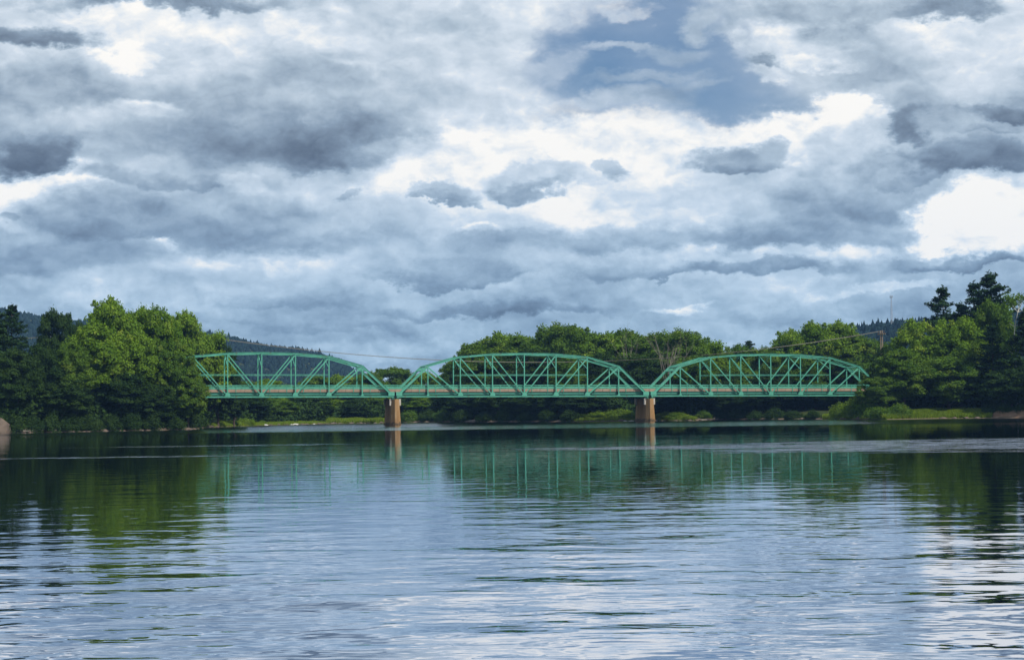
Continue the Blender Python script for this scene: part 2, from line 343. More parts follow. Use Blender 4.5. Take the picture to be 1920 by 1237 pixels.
class MB:
    """collects boxes, beams and tubes into one mesh"""
    def __init__(s): s.v = []; s.f = []
    def poly(s, vs, fs):
        n = len(s.v); s.v += [tuple(v) for v in vs]; s.f += [tuple(i + n for i in f) for f in fs]
    def box(s, a, b):
        x0, y0, z0 = a; x1, y1, z1 = b
        s.poly([(x0, y0, z0), (x1, y0, z0), (x1, y1, z0), (x0, y1, z0), (x0, y0, z1), (x1, y0, z1), (x1, y1, z1), (x0, y1, z1)],
               [(0, 3, 2, 1), (4, 5, 6, 7), (0, 1, 5, 4), (1, 2, 6, 5), (2, 3, 7, 6), (3, 0, 4, 7)])
    def beam(s, p, q, wy, wz, ref=Vector((0, 1, 0))):
        """bar from p to q: wy = size along ref, wz = size across"""
        p, q = Vector(p), Vector(q); d = (q - p).normalized()
        side = (ref - d * ref.dot(d))
        if side.length < 1e-4: side = Vector((1, 0, 0)) - d * d.x
        side.normalize(); up = d.cross(side).normalized()
        vs = []
        for c in (p, q):
            for a, b in ((-1, -1), (1, -1), (1, 1), (-1, 1)): vs.append(c + side * (a * wy / 2) + up * (b * wz / 2))
        s.poly(vs, [(3, 2, 1, 0), (4, 5, 6, 7), (0, 1, 5, 4), (1, 2, 6, 5), (2, 3, 7, 6), (3, 0, 4, 7)])
    def hbeam(s, p, q, wy, wz, t=.05, ref=Vector((0, 1, 0))):
        """rolled H section: two flanges normal to ref and a web (flanges spread along ref)"""
        p, q = Vector(p), Vector(q); d = (q - p).normalized(); side = (ref - d * ref.dot(d)).normalized()
        for sg in (-1, 1): s.beam(p + side * sg * (wy / 2 - t / 2), q + side * sg * (wy / 2 - t / 2), t, wz, ref)
        s.beam(p, q, wy - 2 * t - .004, t, ref)
    def tube(s, pts, rad, n=6, cap=True):
        pts = [Vector(p) for p in pts]; rad = rad if isinstance(rad, (list, tuple)) else [rad] * len(pts)
        rings = []; prev = None
        for i, p in enumerate(pts):
            d = (pts[min(i + 1, len(pts) - 1)] - pts[max(i - 1, 0)]).normalized()
            a = d.orthogonal().normalized() if prev is None else (prev - d * prev.dot(d)).normalized()
            prev = a; b = d.cross(a)
            rings.append([p + (a * math.cos(2 * math.pi * k / n) + b * math.sin(2 * math.pi * k / n)) * rad[i] for k in range(n)])
        vs = [v for r in rings for v in r]; fs = []
        for i in range(len(pts) - 1):
            for k in range(n): fs.append((i * n + k, i * n + (k + 1) % n, (i + 1) * n + (k + 1) % n, (i + 1) * n + k))
        if cap: fs += [tuple(range(n - 1, -1, -1)), tuple(range((len(pts) - 1) * n, len(pts) * n))]
        s.poly(vs, fs)
    def mesh(s, name, mat):
        me = D.meshes.new(name); me.from_pydata(s.v, [], s.f); me.materials.append(mat); me.update(); return me
    def obj(s, name, mat, parent=None, loc=None): return link(name, s.mesh(name, mat), parent, loc)

# ------------------------------------------------------------------ ground, water
SHORE_PX = [(-60, 815), (0, 812.8), (75, 811), (150, 809.6), (225, 808), (300, 806.7), (350, 805.5), (372, 804), (388, 801.4), (402, 800.7), (430, 799.5),
            (500, 797), (550, 796), (615, 794.3), (660, 793.6), (703, 793.3), (757, 792), (830, 791.3), (903, 791.2), (1000, 791), (1080, 790.8), (1150, 789.8),
            (1230, 788.9), (1300, 788.6), (1360, 786.6), (1450, 786.3), (1561, 786), (1660, 786.5), (1760, 784.6), (1850, 783.8), (1920, 783.3), (2000, 783.2)]
_sa, _sr = [], []
for (px, py) in SHORE_PX:
    p = on_water(px, py); _sa.append(math.degrees(math.atan2(p.x, p.y))); _sr.append(math.hypot(p.x, p.y))
_sa = [-180, -130, -90, -60, -35, -22] + _sa + [22, 35, 60, 90, 130, 180]
_sr = [14, 45, 110, 170, 260, 330] + _sr + [370, 270, 170, 110, 45, 14]
def shore_r(azd): return float(np.interp(azd, _sa, _sr))
_bank_a = [-180, -16, -8.6, -7.5, -3.3, -2.5, 18, 180]; _bank_f = [1.0, 1.0, .9, .35, .35, .8, 1.0, 1.0]
def ground_z(x, y):
    a = math.degrees(math.atan2(x, y)); r = math.hypot(x, y); d = r - shore_r(a)
    f = float(np.interp(a, _bank_a, _bank_f))
    z = float(np.interp(d, [-30, -4, 0, 1.5, 6, 20, 60, 200], [-2.5, -.8, 0, .45, 1.1, 1.9, 2.8, 3.2]))
    return z * f if z > 0 else z
def shore_point(px, back=0.0):
    a = math.atan((px - 960) / F); r = shore_r(math.degrees(a)) + back
    x, y = math.sin(a) * r, math.cos(a) * r
    return Vector((x, y, ground_z(x, y)))
def grid_faces(nr, nc, wrap=False):
    i = np.arange(nr - 1)[:, None]; j = np.arange(nc if wrap else nc - 1)[None, :]; j2 = (j + 1) % nc
    return np.stack([i * nc + j, i * nc + j2, (i + 1) * nc + j2, (i + 1) * nc + j], -1).reshape(-1, 4)
def build_ground():
    azs = np.concatenate([np.linspace(-180, -25, 40, endpoint=False), np.linspace(-25, 25, 320, endpoint=False), np.linspace(25, 180, 40, endpoint=False)])
    ds = [-30, -12, -4, -1.5, 0, .7, 1.5, 3, 6, 10, 16, 25, 40, 60, 100, 160, 260, 450, 800, 1500, 3000, 6000]
    vs = []
    for d in ds:
        for a in azs:
            r0 = shore_r(a); r = max(r0 + d, 2.0)
            x, y = math.sin(R(a)) * r, math.cos(R(a)) * r
            z = ground_z(x, y) + (mnoise.noise(Vector((x * .15, y * .15, 3))) * min(max(d, 0) * .06 + .05, .5) if d > -2 else 0)
            vs.append((x, y, z))
    o = link('ground', np_mesh('ground', vs, grid_faces(len(ds), len(azs), True), M['ground'], smooth=True)); tag(o, 'grassy earth river banks and land beyond the river', kind='structure')
    # river bed
    n = 64; vs = [(0, 0, -2.6)] + [(700 * math.cos(2 * math.pi * k / n), 700 * math.sin(2 * math.pi * k / n), -2.6) for k in range(n)]
    me = D.meshes.new('river_bed'); me.from_pydata(vs, [], [(0, k + 1, (k + 1) % n + 1) for k in range(n)]); me.materials.append(M['ground'])
    tag(link('river_bed', me), 'earth bed under the river', kind='structure')
build_ground()
wv, rr = [], [0.5, 40, 120, 250, 400, 540]
for r_ in rr:
    for k in range(96): wv.append((r_ * math.cos(2 * math.pi * k / 96), r_ * math.sin(2 * math.pi * k / 96), 0))
tag(link('water', np_mesh('water', wv, grid_faces(len(rr), 96, True), M['water'])), 'wide calm rippled river reflecting sky, trees and bridge', kind='structure')
# centre cap of the disc is below the bank where the camera stands

# ------------------------------------------------------------------ foliage generators (unit: metres, tree height H)
def leaves(centers, normals, size, aspect=.6, jitter=.7, rng=RNG):
    n = len(centers)
    nrm = normals + rng.normal(0, jitter, (n, 3)); nrm /= np.linalg.norm(nrm, axis=1)[:, None] + 1e-9
    t = rng.normal(0, 1, (n, 3)); t -= nrm * (t * nrm).sum(1)[:, None]; t /= np.linalg.norm(t, axis=1)[:, None] + 1e-9
    b = np.cross(nrm, t); s = (size * rng.uniform(.6, 1.35, n))[:, None]
    v = np.stack([centers - t * s, centers + b * s * aspect, centers + t * s, centers - b * s * aspect], 1)
    return v.reshape(-1, 3)
def foliage_mesh(name, verts, tone_per_leaf, mat):
    n = len(verts) // 4
    return np_mesh(name, verts, np.arange(n * 4).reshape(-1, 4), mat, tone=np.repeat(tone_per_leaf, 4))
def unit_dirs(n, rng, zmin=-1.0):
    z = rng.uniform(zmin, 1, n); a = rng.uniform(0, 2 * np.pi, n); r = np.sqrt(1 - z * z)
    return np.stack([r * np.cos(a), r * np.sin(a), z], 1)
def crown_puffs(seed, H=22, Rx=7.5, zlo=.12, npuff=110, leafn=210, leaf=.30, taper=.0, spread=1.0):
    """puffs of leaves over an uneven crown; returns verts, tone, puff centres"""
    rng = np.random.default_rng(seed)
    zlo = .02; npuff = int(npuff * 1.6); taper *= .5
    zc = H * (zlo + .96) / 2; Rz = H * (.96 - zlo) / 2
    dirs = unit_dirs(npuff, rng, -.97)
    lob = unit_dirs(9, rng, -.4); lobr = rng.uniform(.0, .26, 9)
    V, T, PC = [], [], []
    for i, d in enumerate(dirs):
        bulge = 1 - .16 + sum(l * max(0, float(d @ q)) ** 5 for l, q in zip(lobr, lob))
        rad = rng.uniform(.62, .98) if rng.random() < .8 else rng.uniform(.2, .6)
        pn_ = (abs(d[0]) ** 2.6 + abs(d[1]) ** 2.6 + abs(d[2]) ** 2.6) ** (-1 / 2.6)
        c = np.array([d[0] * Rx, d[1] * Rx, d[2] * Rz]) * rad * (bulge * .2 + .8 * pn_ * bulge) * .90
        c[:2] *= 1 - taper * max(0, c[2] / Rz)
        c[2] += zc
        pr = rng.uniform(.045, .112) * H * .62 * spread
        PC.append((c, pr))
        n = int(leafn * (pr / (.054 * H)) ** 1.6)
        q = unit_dirs(n, rng, -.55); rr_ = np.where(rng.random(n) < .18, rng.uniform(1.0, 1.42, n), rng.uniform(.5, 1.04, n))[:, None]
        pts = c + q * rr_ * pr * np.array([1.15, 1.15, .8])
        # sprigs reaching outwards and upwards
        m = 6
        sd_ = unit_dirs(m, rng, .1) + np.array([d[0], d[1], max(d[2], 0)]) * .7; sd_ /= np.linalg.norm(sd_, axis=1)[:, None]
        k = 9; tt = np.linspace(.8, 1.35, k)
        sp = (c + sd_[:, None, :] * tt[None, :, None] * pr).reshape(-1, 3) + rng.normal(0, .10, (m * k, 3))
        pts2 = np.concatenate([pts, sp]); nr = np.concatenate([q + np.array([0, 0, .35]), np.repeat(sd_, k, 0) * .3 + np.array([0, 0, .5])])
        V.append(leaves(pts2, nr, leaf, .62, .55, rng))
        base = rng.normal(.5, .17)
        T.append(np.clip(base + rng.normal(0, .15, len(pts2)), 0, 1))
    return np.concatenate(V), np.concatenate(T), PC
def trunk_mesh(name, H, r, PC, mat, seed, nlimb=9, top=.75, lean=.03):
    rng = random.Random(seed); mb = MB()
    pts, rad = [], []
    for k in range(7):
        t = k / 6; pts.append((rng.uniform(-1, 1) * lean * H * t, rng.uniform(-1, 1) * lean * H * t, -.6 + t * (top * H + .6))); rad.append(r * (1 - .8 * t) * (1.3 if k == 0 else 1))
    mb.tube(pts, rad, 8)
    pcs = rng.sample(list(PC), min(nlimb, len(PC))) if PC else []
    for c, pr in pcs:
        zb = min(max(c[2] - .22 * H, .12 * H), top * H * .9); t = (zb + .6) / (top * H + .6); i = min(int(t * 6), 5)
        b = Vector(pts[i]).lerp(Vector(pts[i + 1]), t * 6 - i); e = Vector(c); mid = b.lerp(e, .5) + Vector((0, 0, -.02 * H))
        rb = r * (1 - .8 * t) * .55
        mb.tube([b, mid, e], [rb, rb * .65, rb * .25], 6)
    return mb.mesh(name, mat)
def pine_crown(seed, H=26, Rm=4.6, zlo=.12, dense=1.0, leaf=.32, ragged=.35):
    rng = np.random.default_rng(seed); V, T, BR = [], [], []
    z = zlo * H
    while z < H * .985:
        t = (z / H - zlo) / (1 - zlo)
        rmax = Rm * (1 - t) ** .62 * (0.75 + .25 * math.sin(min(t * 4, 1.57))) * (1 + .22 * math.sin(z * 1.35 + seed))
        for _ in range(rng.integers(4, 7)):
            a = rng.uniform(0, 2 * np.pi); L = rmax * rng.uniform(1 - ragged, 1 + ragged * .55) + .35
            up = rng.uniform(-.05, .25) + t * .35
            d = np.array([math.cos(a), math.sin(a), up]); d /= np.linalg.norm(d); side = np.array([-math.sin(a), math.cos(a), 0])
            b = np.array([0, 0, z]); BR.append((b, b + d * L * .9, L))
            n = int((38 * L / Rm * 3.2 + 22) * dense)
            s = rng.uniform(.25, 1.0, n) ** .8; wdt = .30 * L * (1 - (s - .55) ** 2 * 1.6) + .2
            lat = rng.uniform(-1, 1, n) * wdt
            pts = b + d * (s * L)[:, None] + side * lat[:, None] + np.array([0, 0, 1]) * (rng.normal(0, .16, n) + .12 * s * L)[:, None]
            nr = np.tile(np.array([0, 0, 1.0]), (n, 1)) + d * .4
            V.append(leaves(pts, nr, leaf, .38, .55, rng)); T.append(np.clip(rng.normal(.45, .22, n) + .1 * s, 0, 1))
        z += rng.uniform(.8, 1.35) * (1 - .45 * t)
    tp = np.array([0, 0, H * .98]) + rng.normal(0, .22, (60, 3)) * np.array([1, 1, 2.2])
    V.append(leaves(tp, np.tile([0, 0, 1.0], (60, 1)), leaf, .38, .8, rng)); T.append(np.full(60, .5))
    return np.concatenate(V), np.concatenate(T), BR
def pine_trunk(name, H, r, BR, seed):
    mb = MB(); mb.tube([(0, 0, -.6), (0, 0, H * .5), (0, 0, H * .99)], [r, r * .6, .04], 8)
    rng = random.Random(seed)
    for b, e, L in rng.sample(BR, min(45, len(BR))): mb.tube([b, e], [.09, .03], 4, False)
    return mb.mesh(name, M['bark'])
def bush_mesh(name, seed, mat, H=3.0, Rr=3.2, npuff=16, leaf=.17):
    rng = np.random.default_rng(seed); V, T = [], []
    for i in range(npuff):
        a = rng.uniform(0, 6.28); r_ = Rr * math.sqrt(rng.uniform(0, 1)) * .8; hz = H * (1 - (r_ / Rr) ** 2) * rng.uniform(.45, .85)
        c = np.array([math.cos(a) * r_, math.sin(a) * r_, hz]); pr = rng.uniform(.25, .42) * H
        n = 330; q = unit_dirs(n, rng, -.6); pts = c + q * rng.uniform(.5, 1.08, n)[:, None] * pr * np.array([1.2, 1.2, .85]); pts[:, 2] = np.maximum(pts[:, 2], .05)
        k = 110; st = c + unit_dirs(k, rng, .2) * pr * rng.uniform(.9, 1.5, k)[:, None]
        pts = np.concatenate([pts, st]); q = np.concatenate([q, np.tile([0, 0, 1.0], (k, 1))])
        V.append(leaves(pts, q + np.array([0, 0, .4]), leaf, .55, .6, rng)); T.append(np.clip(rng.normal(.5, .15) + rng.normal(0, .16, len(pts)), 0, 1))
    # skirt down to the ground
    n = 900; a = rng.uniform(0, 6.28, n); rr_ = Rr * rng.uniform(.6, 1.0, n)
    pts = np.stack([np.cos(a) * rr_, np.sin(a) * rr_, rng.uniform(-.1, .45, n) * H], 1)
    V.append(leaves(pts, np.stack([np.cos(a), np.sin(a), np.full(n, .5)], 1), leaf, .55, .6, rng)); T.append(np.clip(rng.normal(.4, .2, n), 0, 1))
    return foliage_mesh(name, np.concatenate(V), np.concatenate(T), mat)

PROTO = {}
def make_protos():
    specs = {'a': (31, 22, 7.6, .08, 120, .30, .15), 'b': (32, 22, 7.0, .04, 130, .30, .25), 'c': (33, 22, 8.2, .12, 115, .31, .05),
             'd': (34, 22, 6.4, .06, 110, .29, .35), 'e': (35, 22, 7.8, .02, 130, .31, .30), 'f': (36, 22, 7.2, .15, 100, .30, .10)}
    for k, (sd_, H, Rx, zlo, npf, lf, tp) in specs.items():
        V, T, PC = crown_puffs(sd_, H, Rx, zlo, npf, 300, lf * .74, tp)
        V[:, 2] *= H / np.percentile(V[:, 2], 99.85)
        Rx = float(np.percentile(np.hypot(V[:, 0], V[:, 1]), 97)) / 1.02
        tr = trunk_mesh('trunk', H, .42, PC, M['bark'], sd_)
        PROTO[k] = dict(V=V, T=T, H=H, W=2 * Rx * 1.02, trunk=tr, meshes={})
    for k, (sd_, H, Rm, zlo, de, rg) in {'p': (41, 26, 5.2, .05, 1.0, .45), 'q': (42, 26, 5.6, .06, 1.0, .42), 'r': (43, 26, 5.0, .18, .8, .5)}.items():
        V, T, BR = pine_crown(sd_, H, Rm, zlo, de, .32, rg)
        Rm = float(np.percentile(np.hypot(V[:, 0], V[:, 1]), 96)) / .92
        PROTO[k] = dict(V=V, T=T, H=H, W=2 * Rm * .92, trunk=pine_trunk('trunk', H, .38, BR, sd_), meshes={})
make_protos()
def crown_of(k, mat):
    pr = PROTO[k]
    if 'm' not in pr['meshes']: pr['meshes']['m'] = foliage_mesh('crown', pr['V'], pr['T'], M[mat])
    o = link('crown', pr['meshes']['m']); o.material_slots[0].link = 'OBJECT'; o.material_slots[0].material = M[mat]
    return o
def tree(k, mat, px, top_py, width_px, back, label, group=None, name='tree', rot=None, base_z=None, cat='tree'):
    """a tree standing `back` metres behind the waterline at photograph column px"""
    b = shore_point(px, back); b.z = (ground_z(b.x, b.y) if base_z is None else base_z) - .1
    top = at(px, top_py, b.y); pr = PROTO[k]
    # the column px is for the crown middle: shift for the small camera roll
    mid = at(px, (top_py + 770) / 2, b.y); b.x = mid.x
    Hh = top.z - b.z; sz = Hh / pr['H']; Wm = width_px * b.y / F; sx = Wm / pr['W']
    o = empty(name, b, (0, 0, rot if rot is not None else random.uniform(0, 6.28)))
    o.scale = (sx, sx * random.uniform(.92, 1.08), sz)
    link('trunk', pr['trunk'], o); crown_of(k, mat).parent = o
    tag(o, label, cat, group)
    return o
def behind(px, clear):
    """distance behind the waterline that puts a tree `clear` metres past the bridge at column px"""
    x = (px - 960) / F; yb = 455 / (1 - .247 * x); return max(0, yb + 8 + clear - math.cos(math.atan(x)) * shore_r(math.degrees(math.atan(x))))

# ------------------------------------------------------------------ the bridge
TH = math.atan(.247)
P1 = at(741, 743.2, 448.4); P2 = at(1218, 742.0, 463.0)
SPAN = (P2.xy - P1.xy).length; L = SPAN / 8; TH = math.atan2(P2.y - P1.y, P2.x - P1.x)
GRADE = (P2.z - P1.z) / SPAN
WID = 7.6
def build_bridge():
    root = empty('truss_bridge', P1, (0, 0, TH))
    tag(root, 'long green steel truss bridge with three arched spans crossing the river on brown piers', 'bridge')
    span = empty('truss_span', (0, 0, 0), (0, -math.atan(GRADE), 0), root)
    hts = [0, 7.0, 9.15, 9.8, 9.95, 9.8, 9.15, 7.0, 0]
    G = .06                                                # joint gap between spans
    xs = [i * L for i in range(9)]; xs[0] += .35; xs[8] -= .35
    cache = {}
    def put(name, key, maker, mat, loc):
        """one object per member; alike members share their mesh"""
        if key not in cache: mb = MB(); maker(mb); cache[key] = mb.mesh(name, M[mat])
        return link(name, cache[key], span, loc)
    Y = Vector((0, 1, 0))
    for yt in (0.0, WID):
        s_ = 'near' if yt == 0 else 'far'
        for i in range(8):
            x0, x1 = xs[i], xs[i + 1]; ln = round(x1 - x0, 3)
            put('bottom_chord', ('bc', ln), lambda m: (m.box((0, -.21, -.16), (ln - .004, .21, -.12)), m.box((0, -.21, -.12), (ln - .004, -.15, .14)), m.box((0, .15, -.12), (ln - .004, .21, .14)), m.box((0, -.27, .14), (ln - .004, .27, .19))), 'paint', (x0 + .002, yt, 0))
        for i in range(1, 8):
            h = hts[i]
            put('vertical_post', ('v', h), lambda m: m.hbeam((0, 0, .2), (0, 0, h - .25), .30, .23, .04), 'paint', (xs[i], yt, 0))
        for i in (1, 2, 3, 4, 5, 6):
            a = Vector((xs[i], 0, hts[i])); b = Vector((xs[i + 1], 0, hts[i + 1])); dv = b - a
            def mk(m, dv=dv):
                n_ = Vector((-dv.z, 0, dv.x)).normalized()
                m.beam(Vector((0, 0, 0)), dv, .40, .32, Y); m.beam(n_ * .215, dv + n_ * .215, .58, .05, Y)
            put('top_chord', ('tc', i), mk, 'paint', (a.x, yt, a.z - .1))
        for (i0, i1) in ((0, 1), (8, 7)):
            a = Vector((xs[i0], 0, 0)); b = Vector((xs[i1], 0, hts[i1] - .1)); dv = b - a; dn = dv.normalized()
            def mk(m, dv=dv, dn=dn):
                n_ = Vector((-dn.z, 0, dn.x)); n_ = n_ if n_.z > 0 else -n_
                m.beam(dn * .2, dv, .44, .44, Y); m.beam(n_ * .25 + dn * .3, dv + n_ * .25, .60, .05, Y)
            put('end_post', ('ep', i0), mk, 'paint', (a.x, yt, 0))
        for (ti, bi) in ((1, 2), (2, 3), (3, 4), (5, 4), (6, 5), (7, 6)):
            a = Vector((xs[ti], 0, hts[ti] - .3)); b = Vector((xs[bi], 0, .25)); dv = b - a; dn = dv.normalized()
            put('diagonal', ('dg', ti), lambda m: m.hbeam(dn * .3, dv - dn * .25, .24, .26 if ti in (1, 7) else .22, .04), 'paint', (a.x, yt, a.z))
        for i in range(2, 6):
            put('mid_strut', ('ms', round(xs[i + 1] - xs[i], 3)), lambda m: (m.beam((.17, 0, .07), (L - .17, 0, .07), .18, .08), m.beam((.17, 0, -.09), (L - .17, 0, -.09), .18, .05)), 'paint', (xs[i], yt, 4.95))
        for i in range(1, 8):
            for sgn in (-1, 1):
                wtop = .38 if i not in (1, 7) else .24
                put('gusset_plate', ('gp', wtop, sgn, yt > 0), lambda m: m.poly(
                    [(-.62 if wtop > .3 else -.3, y_, .2) for y_ in (sgn * .235, sgn * .26)] + [(.62 if wtop > .3 else .3, y_, .2) for y_ in (sgn * .26, sgn * .235)] +
                    [(-wtop, y_, .95 if wtop > .3 else .45) for y_ in (sgn * .235, sgn * .26)] + [(wtop, y_, .95 if wtop > .3 else .45) for y_ in (sgn * .26, sgn * .235)],
                    [(0, 1, 2, 3), (7, 6, 5, 4), (0, 4, 5, 1), (1, 5, 6, 2), (2, 6, 7, 3), (3, 7, 4, 0)]), 'paint', (xs[i], yt, 0))
        for i, dx in ((0, .55), (8, -.55)):
            put('end_plate', ('ept', i), lambda m: (m.box((-.7, -.30, .2), (.7, -.275, 1.05)), m.box((-.7, .275, .2), (.7, .30, 1.05)), m.box((-.62, -.27, .2), (-.56 , .27, 1.0))), 'paint', (xs[i] + dx, yt, 0))
            put('bearing', ('bg', 0), lambda m: (m.box((-.35, -.35, -.55), (.35, .35, -.42)), m.tube([(0, -.3, -.30), (0, .3, -.30)], .12, 8), m.box((-.3, -.3, -.19), (.3, .3, -.165))), 'paint_dark', (xs[i] + (.25 if i == 0 else -.25), yt, 0))
    # floor
    for i in range(9):
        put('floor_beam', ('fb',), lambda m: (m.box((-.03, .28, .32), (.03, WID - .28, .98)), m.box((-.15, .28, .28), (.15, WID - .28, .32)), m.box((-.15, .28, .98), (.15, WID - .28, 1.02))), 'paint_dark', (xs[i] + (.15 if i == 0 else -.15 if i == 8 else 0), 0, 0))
    for j, y_ in enumerate((.62, 2.2, 3.8, 5.4, WID - .62)):
        for i in range(8):
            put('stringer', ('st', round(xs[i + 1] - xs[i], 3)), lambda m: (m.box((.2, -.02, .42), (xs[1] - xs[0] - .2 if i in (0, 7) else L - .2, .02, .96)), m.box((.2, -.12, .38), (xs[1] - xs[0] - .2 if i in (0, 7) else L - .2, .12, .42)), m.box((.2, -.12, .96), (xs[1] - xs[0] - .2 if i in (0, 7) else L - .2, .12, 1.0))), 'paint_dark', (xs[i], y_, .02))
    o = put('deck', ('deck',), lambda m: m.box((G, .66, 1.04), (SPAN - G, WID - .66, 1.27)), 'asphalt', (0, 0, 0))
    n2 = 16; pl = SPAN / n2
    for y_ in (.42, WID - .64):
        for i in range(n2):
            ins = .5 if i in (0, n2 - 1) else .04
            put('curb_panel', ('cp', 'l' if i == 0 else 'r' if i == n2 - 1 else 'm'), lambda m: m.box((G if i == 0 else .035, 0, 1.06), (pl - (G if i == n2 - 1 else .035), .22, 1.70)), 'curb', (i * pl, y_, 0))
    for y_, sg in ((.36, 1), (WID - .36, -1)):
        for i in range(n2):
            put('rail_post', ('rp',), lambda m: m.box((-.06, -.05, .98), (.06, .05, 2.62)), 'paint', ((i + .5) * pl + (0 if True else 0), y_, 0))
        for z_, hh in ((2.58, .12), (2.12, .26), (1.80, .12)):
            put('guard_rail', ('gr', hh), lambda m: m.box((G, .055, -hh / 2), (SPAN - G, .12, hh / 2)) , 'paint', (0, y_ if sg > 0 else y_ - .175, z_))
    # overhead bracing
    for i in range(2, 7):
        h = hts[i]
        put('sway_strut', ('ss',), lambda m: (m.beam((0, .2, 0), (0, WID - .2, 0), .2, .14, Vector((1, 0, 0))), m.beam((0, .2, -.42), (0, WID - .2, -.42), .14, .1, Vector((1, 0, 0)))), 'paint', (xs[i], 0, h - .3))
        put('sway_brace', ('sb', h), lambda m: m.beam((0, WID - .2, 0), (0, .2, -(h - .5 - 6.3)), .14, .14, Vector((1, 0, 0))), 'paint', (xs[i] + .1, 0, h - .5))
        put('sway_brace', ('sb2', h), lambda m: m.beam((0, .2, 0), (0, WID - .2, -(h - .5 - 6.3)), .1, .1, Vector((1, 0, 0))), 'paint', (xs[i] - .1, 0, h - .5))
    for i in range(1, 7):
        dz = hts[i + 1] - hts[i]
        for (ya, yb) in ((.25, WID - .25), (WID - .25, .25)):
            zz = .0 if ya < yb else -.11
            put('lateral_brace', ('lb', i, ya), lambda m: m.beam((.2, ya, zz), (L - .2, yb, dz + zz), .12, .08, Vector((0, 1, 0))), 'paint', (xs[i], 0, hts[i] - .05))
    for i0, i1 in ((0, 1), (8, 7)):
        a = Vector((xs[i0], 0, 0)); b = Vector((xs[i1], 0, hts[i1] - .1)); dn = (b - a).normalized()
        def mk(m):
            for t_ in (0.0, -1.45):
                m.beam(Vector((0, .24, 0)) + dn * t_, Vector((0, WID - .24, 0)) + dn * t_, .16, .22, dn)
            ny = 6
            for k in range(ny + 1):
                y_ = .5 + (WID - 1.0) * k / ny; m.beam(Vector((0, y_, 0)) + dn * -.12, Vector((0, y_, 0)) + dn * -1.33, .1, .1)
            for yy, s2 in ((.24, 1), (WID - .24, -1)):
                m.beam(Vector((0, yy, 0)) + dn * -2.7, Vector((0, yy + s2 * 1.2, 0)) + dn * -1.55, .1, .1)
        put('portal_frame', ('pf', i0), mk, 'paint', (b.x, 0, b.z))
    span['label'] = 'middle steel truss span between the two piers'
    others = []
    for k, lab in ((-1, 'left steel truss span running into the trees of the left bank'), (1, 'right steel truss span ending behind the bushes of the right bank')):
        c = span.copy(); C.objects.link(c); c.parent = root; c.location = (k * SPAN, 0, k * SPAN * GRADE); c['label'] = lab
        for ch in list(span.children):
            d = ch.copy(); C.objects.link(d); d.parent = c
    # piers: tall blades across the river with a pointed nose, pale bearing ledges near the top
    for k, lab in ((0, 'left bridge pier standing in the water'), (1, 'right bridge pier standing by the gravel bar')):
        p = empty('pier', (k * SPAN, 0, k * SPAN * GRADE), (0, 0, 0), root); p['label'] = lab
        ztop = -.60; zb = -(P1.z + k * SPAN * GRADE) - 1.2
        def ring(z, hw, nose, y0, y1):
            return [(-hw, y0, z), (-hw * .30, y0 - nose, z), (hw * .30, y0 - nose, z), (hw, y0, z), (hw, y1, z), (hw * .3, y1 + nose, z), (-hw * .3, y1 + nose, z), (-hw, y1, z)]
        levels = 7; mb = MB(); vs = []
        for j in range(levels):
            t_ = j / (levels - 1); z = zb + (ztop - zb) * t_
            vs += ring(z, 1.28 - .40 * t_, 1.15 - .25 * t_, -.25 + .15 * t_, WID + .25 - .15 * t_)
        fs = [(j * 8 + i, j * 8 + (i + 1) % 8, (j + 1) * 8 + (i + 1) % 8, (j + 1) * 8 + i) for j in range(levels - 1) for i in range(8)]
        fs += [tuple(range(7, -1, -1)), tuple(range((levels - 1) * 8, levels * 8))]
        mb.poly(vs, fs); mb.obj('shaft', M['pier'], p)
        mb = MB(); mb.poly(ring(zb + .1, 1.5, 1.35, -.3, WID + .3) + ring(zb + 1.2 + .35, 1.32, 1.25, -.3, WID + .3), [(i, (i + 1) % 8, 8 + (i + 1) % 8, 8 + i) for i in range(8)] + [tuple(range(7, -1, -1)), tuple(range(8, 16))])
        mb.obj('footing', M['pier'], p)
        for sg in (-1, 1):
            for y_ in (-.05, WID - .75):
                x0, x1 = (sg * .62, sg * 1.30); x0, x1 = min(x0, x1), max(x0, x1)
                mb = MB(); mb.box((x0, y_, ztop - 1.45), (x1, y_ + .95, ztop + .04)); mb.obj('bearing_ledge', M['pier_cap'], p)
    # abutments at both ends, mostly behind the trees
    for k, sg in ((-1, -1), (2, 1)):
        mb = MB(); zt = k * SPAN * GRADE; x = k * SPAN
        mb.box((min(x + sg * .3, x + sg * 3), -.8, zt - 9), (max(x + sg * .3, x + sg * 3), WID + .8, zt - .6))
        mb.box((min(x + sg * 1.0, x + sg * 3), -.8, zt - .6), (max(x + sg * 1.0, x + sg * 3), WID + .8, zt + 1.0))
        mb.obj('abutment', M['pier'], root)
        mb = MB(); mb.box((min(x + sg * .1, x + sg * 60), .66, zt + 1.04), (max(x + sg * .1, x + sg * 60), WID - .66, zt + 1.27)); mb.obj('approach_road', M['asphalt'], root)
        mb = MB(); xa, xb = sorted((x + sg * 3.02, x + sg * 60))
        mb.poly([(xa, -6, zt - 8), (xb, -6, zt - 8), (xb, WID + 6, zt - 8), (xa, WID + 6, zt - 8), (xa, -.5, zt + 1.0), (xb, -.5, zt + 1.0), (xb, WID + .5, zt + 1.0), (xa, WID + .5, zt + 1.0)],
                [(0, 3, 2, 1), (4, 5, 6, 7), (0, 1, 5, 4), (1, 2, 6, 5), (2, 3, 7, 6), (3, 0, 4, 7)]); mb.obj('embankment', M['ground'], root)
build_bridge()

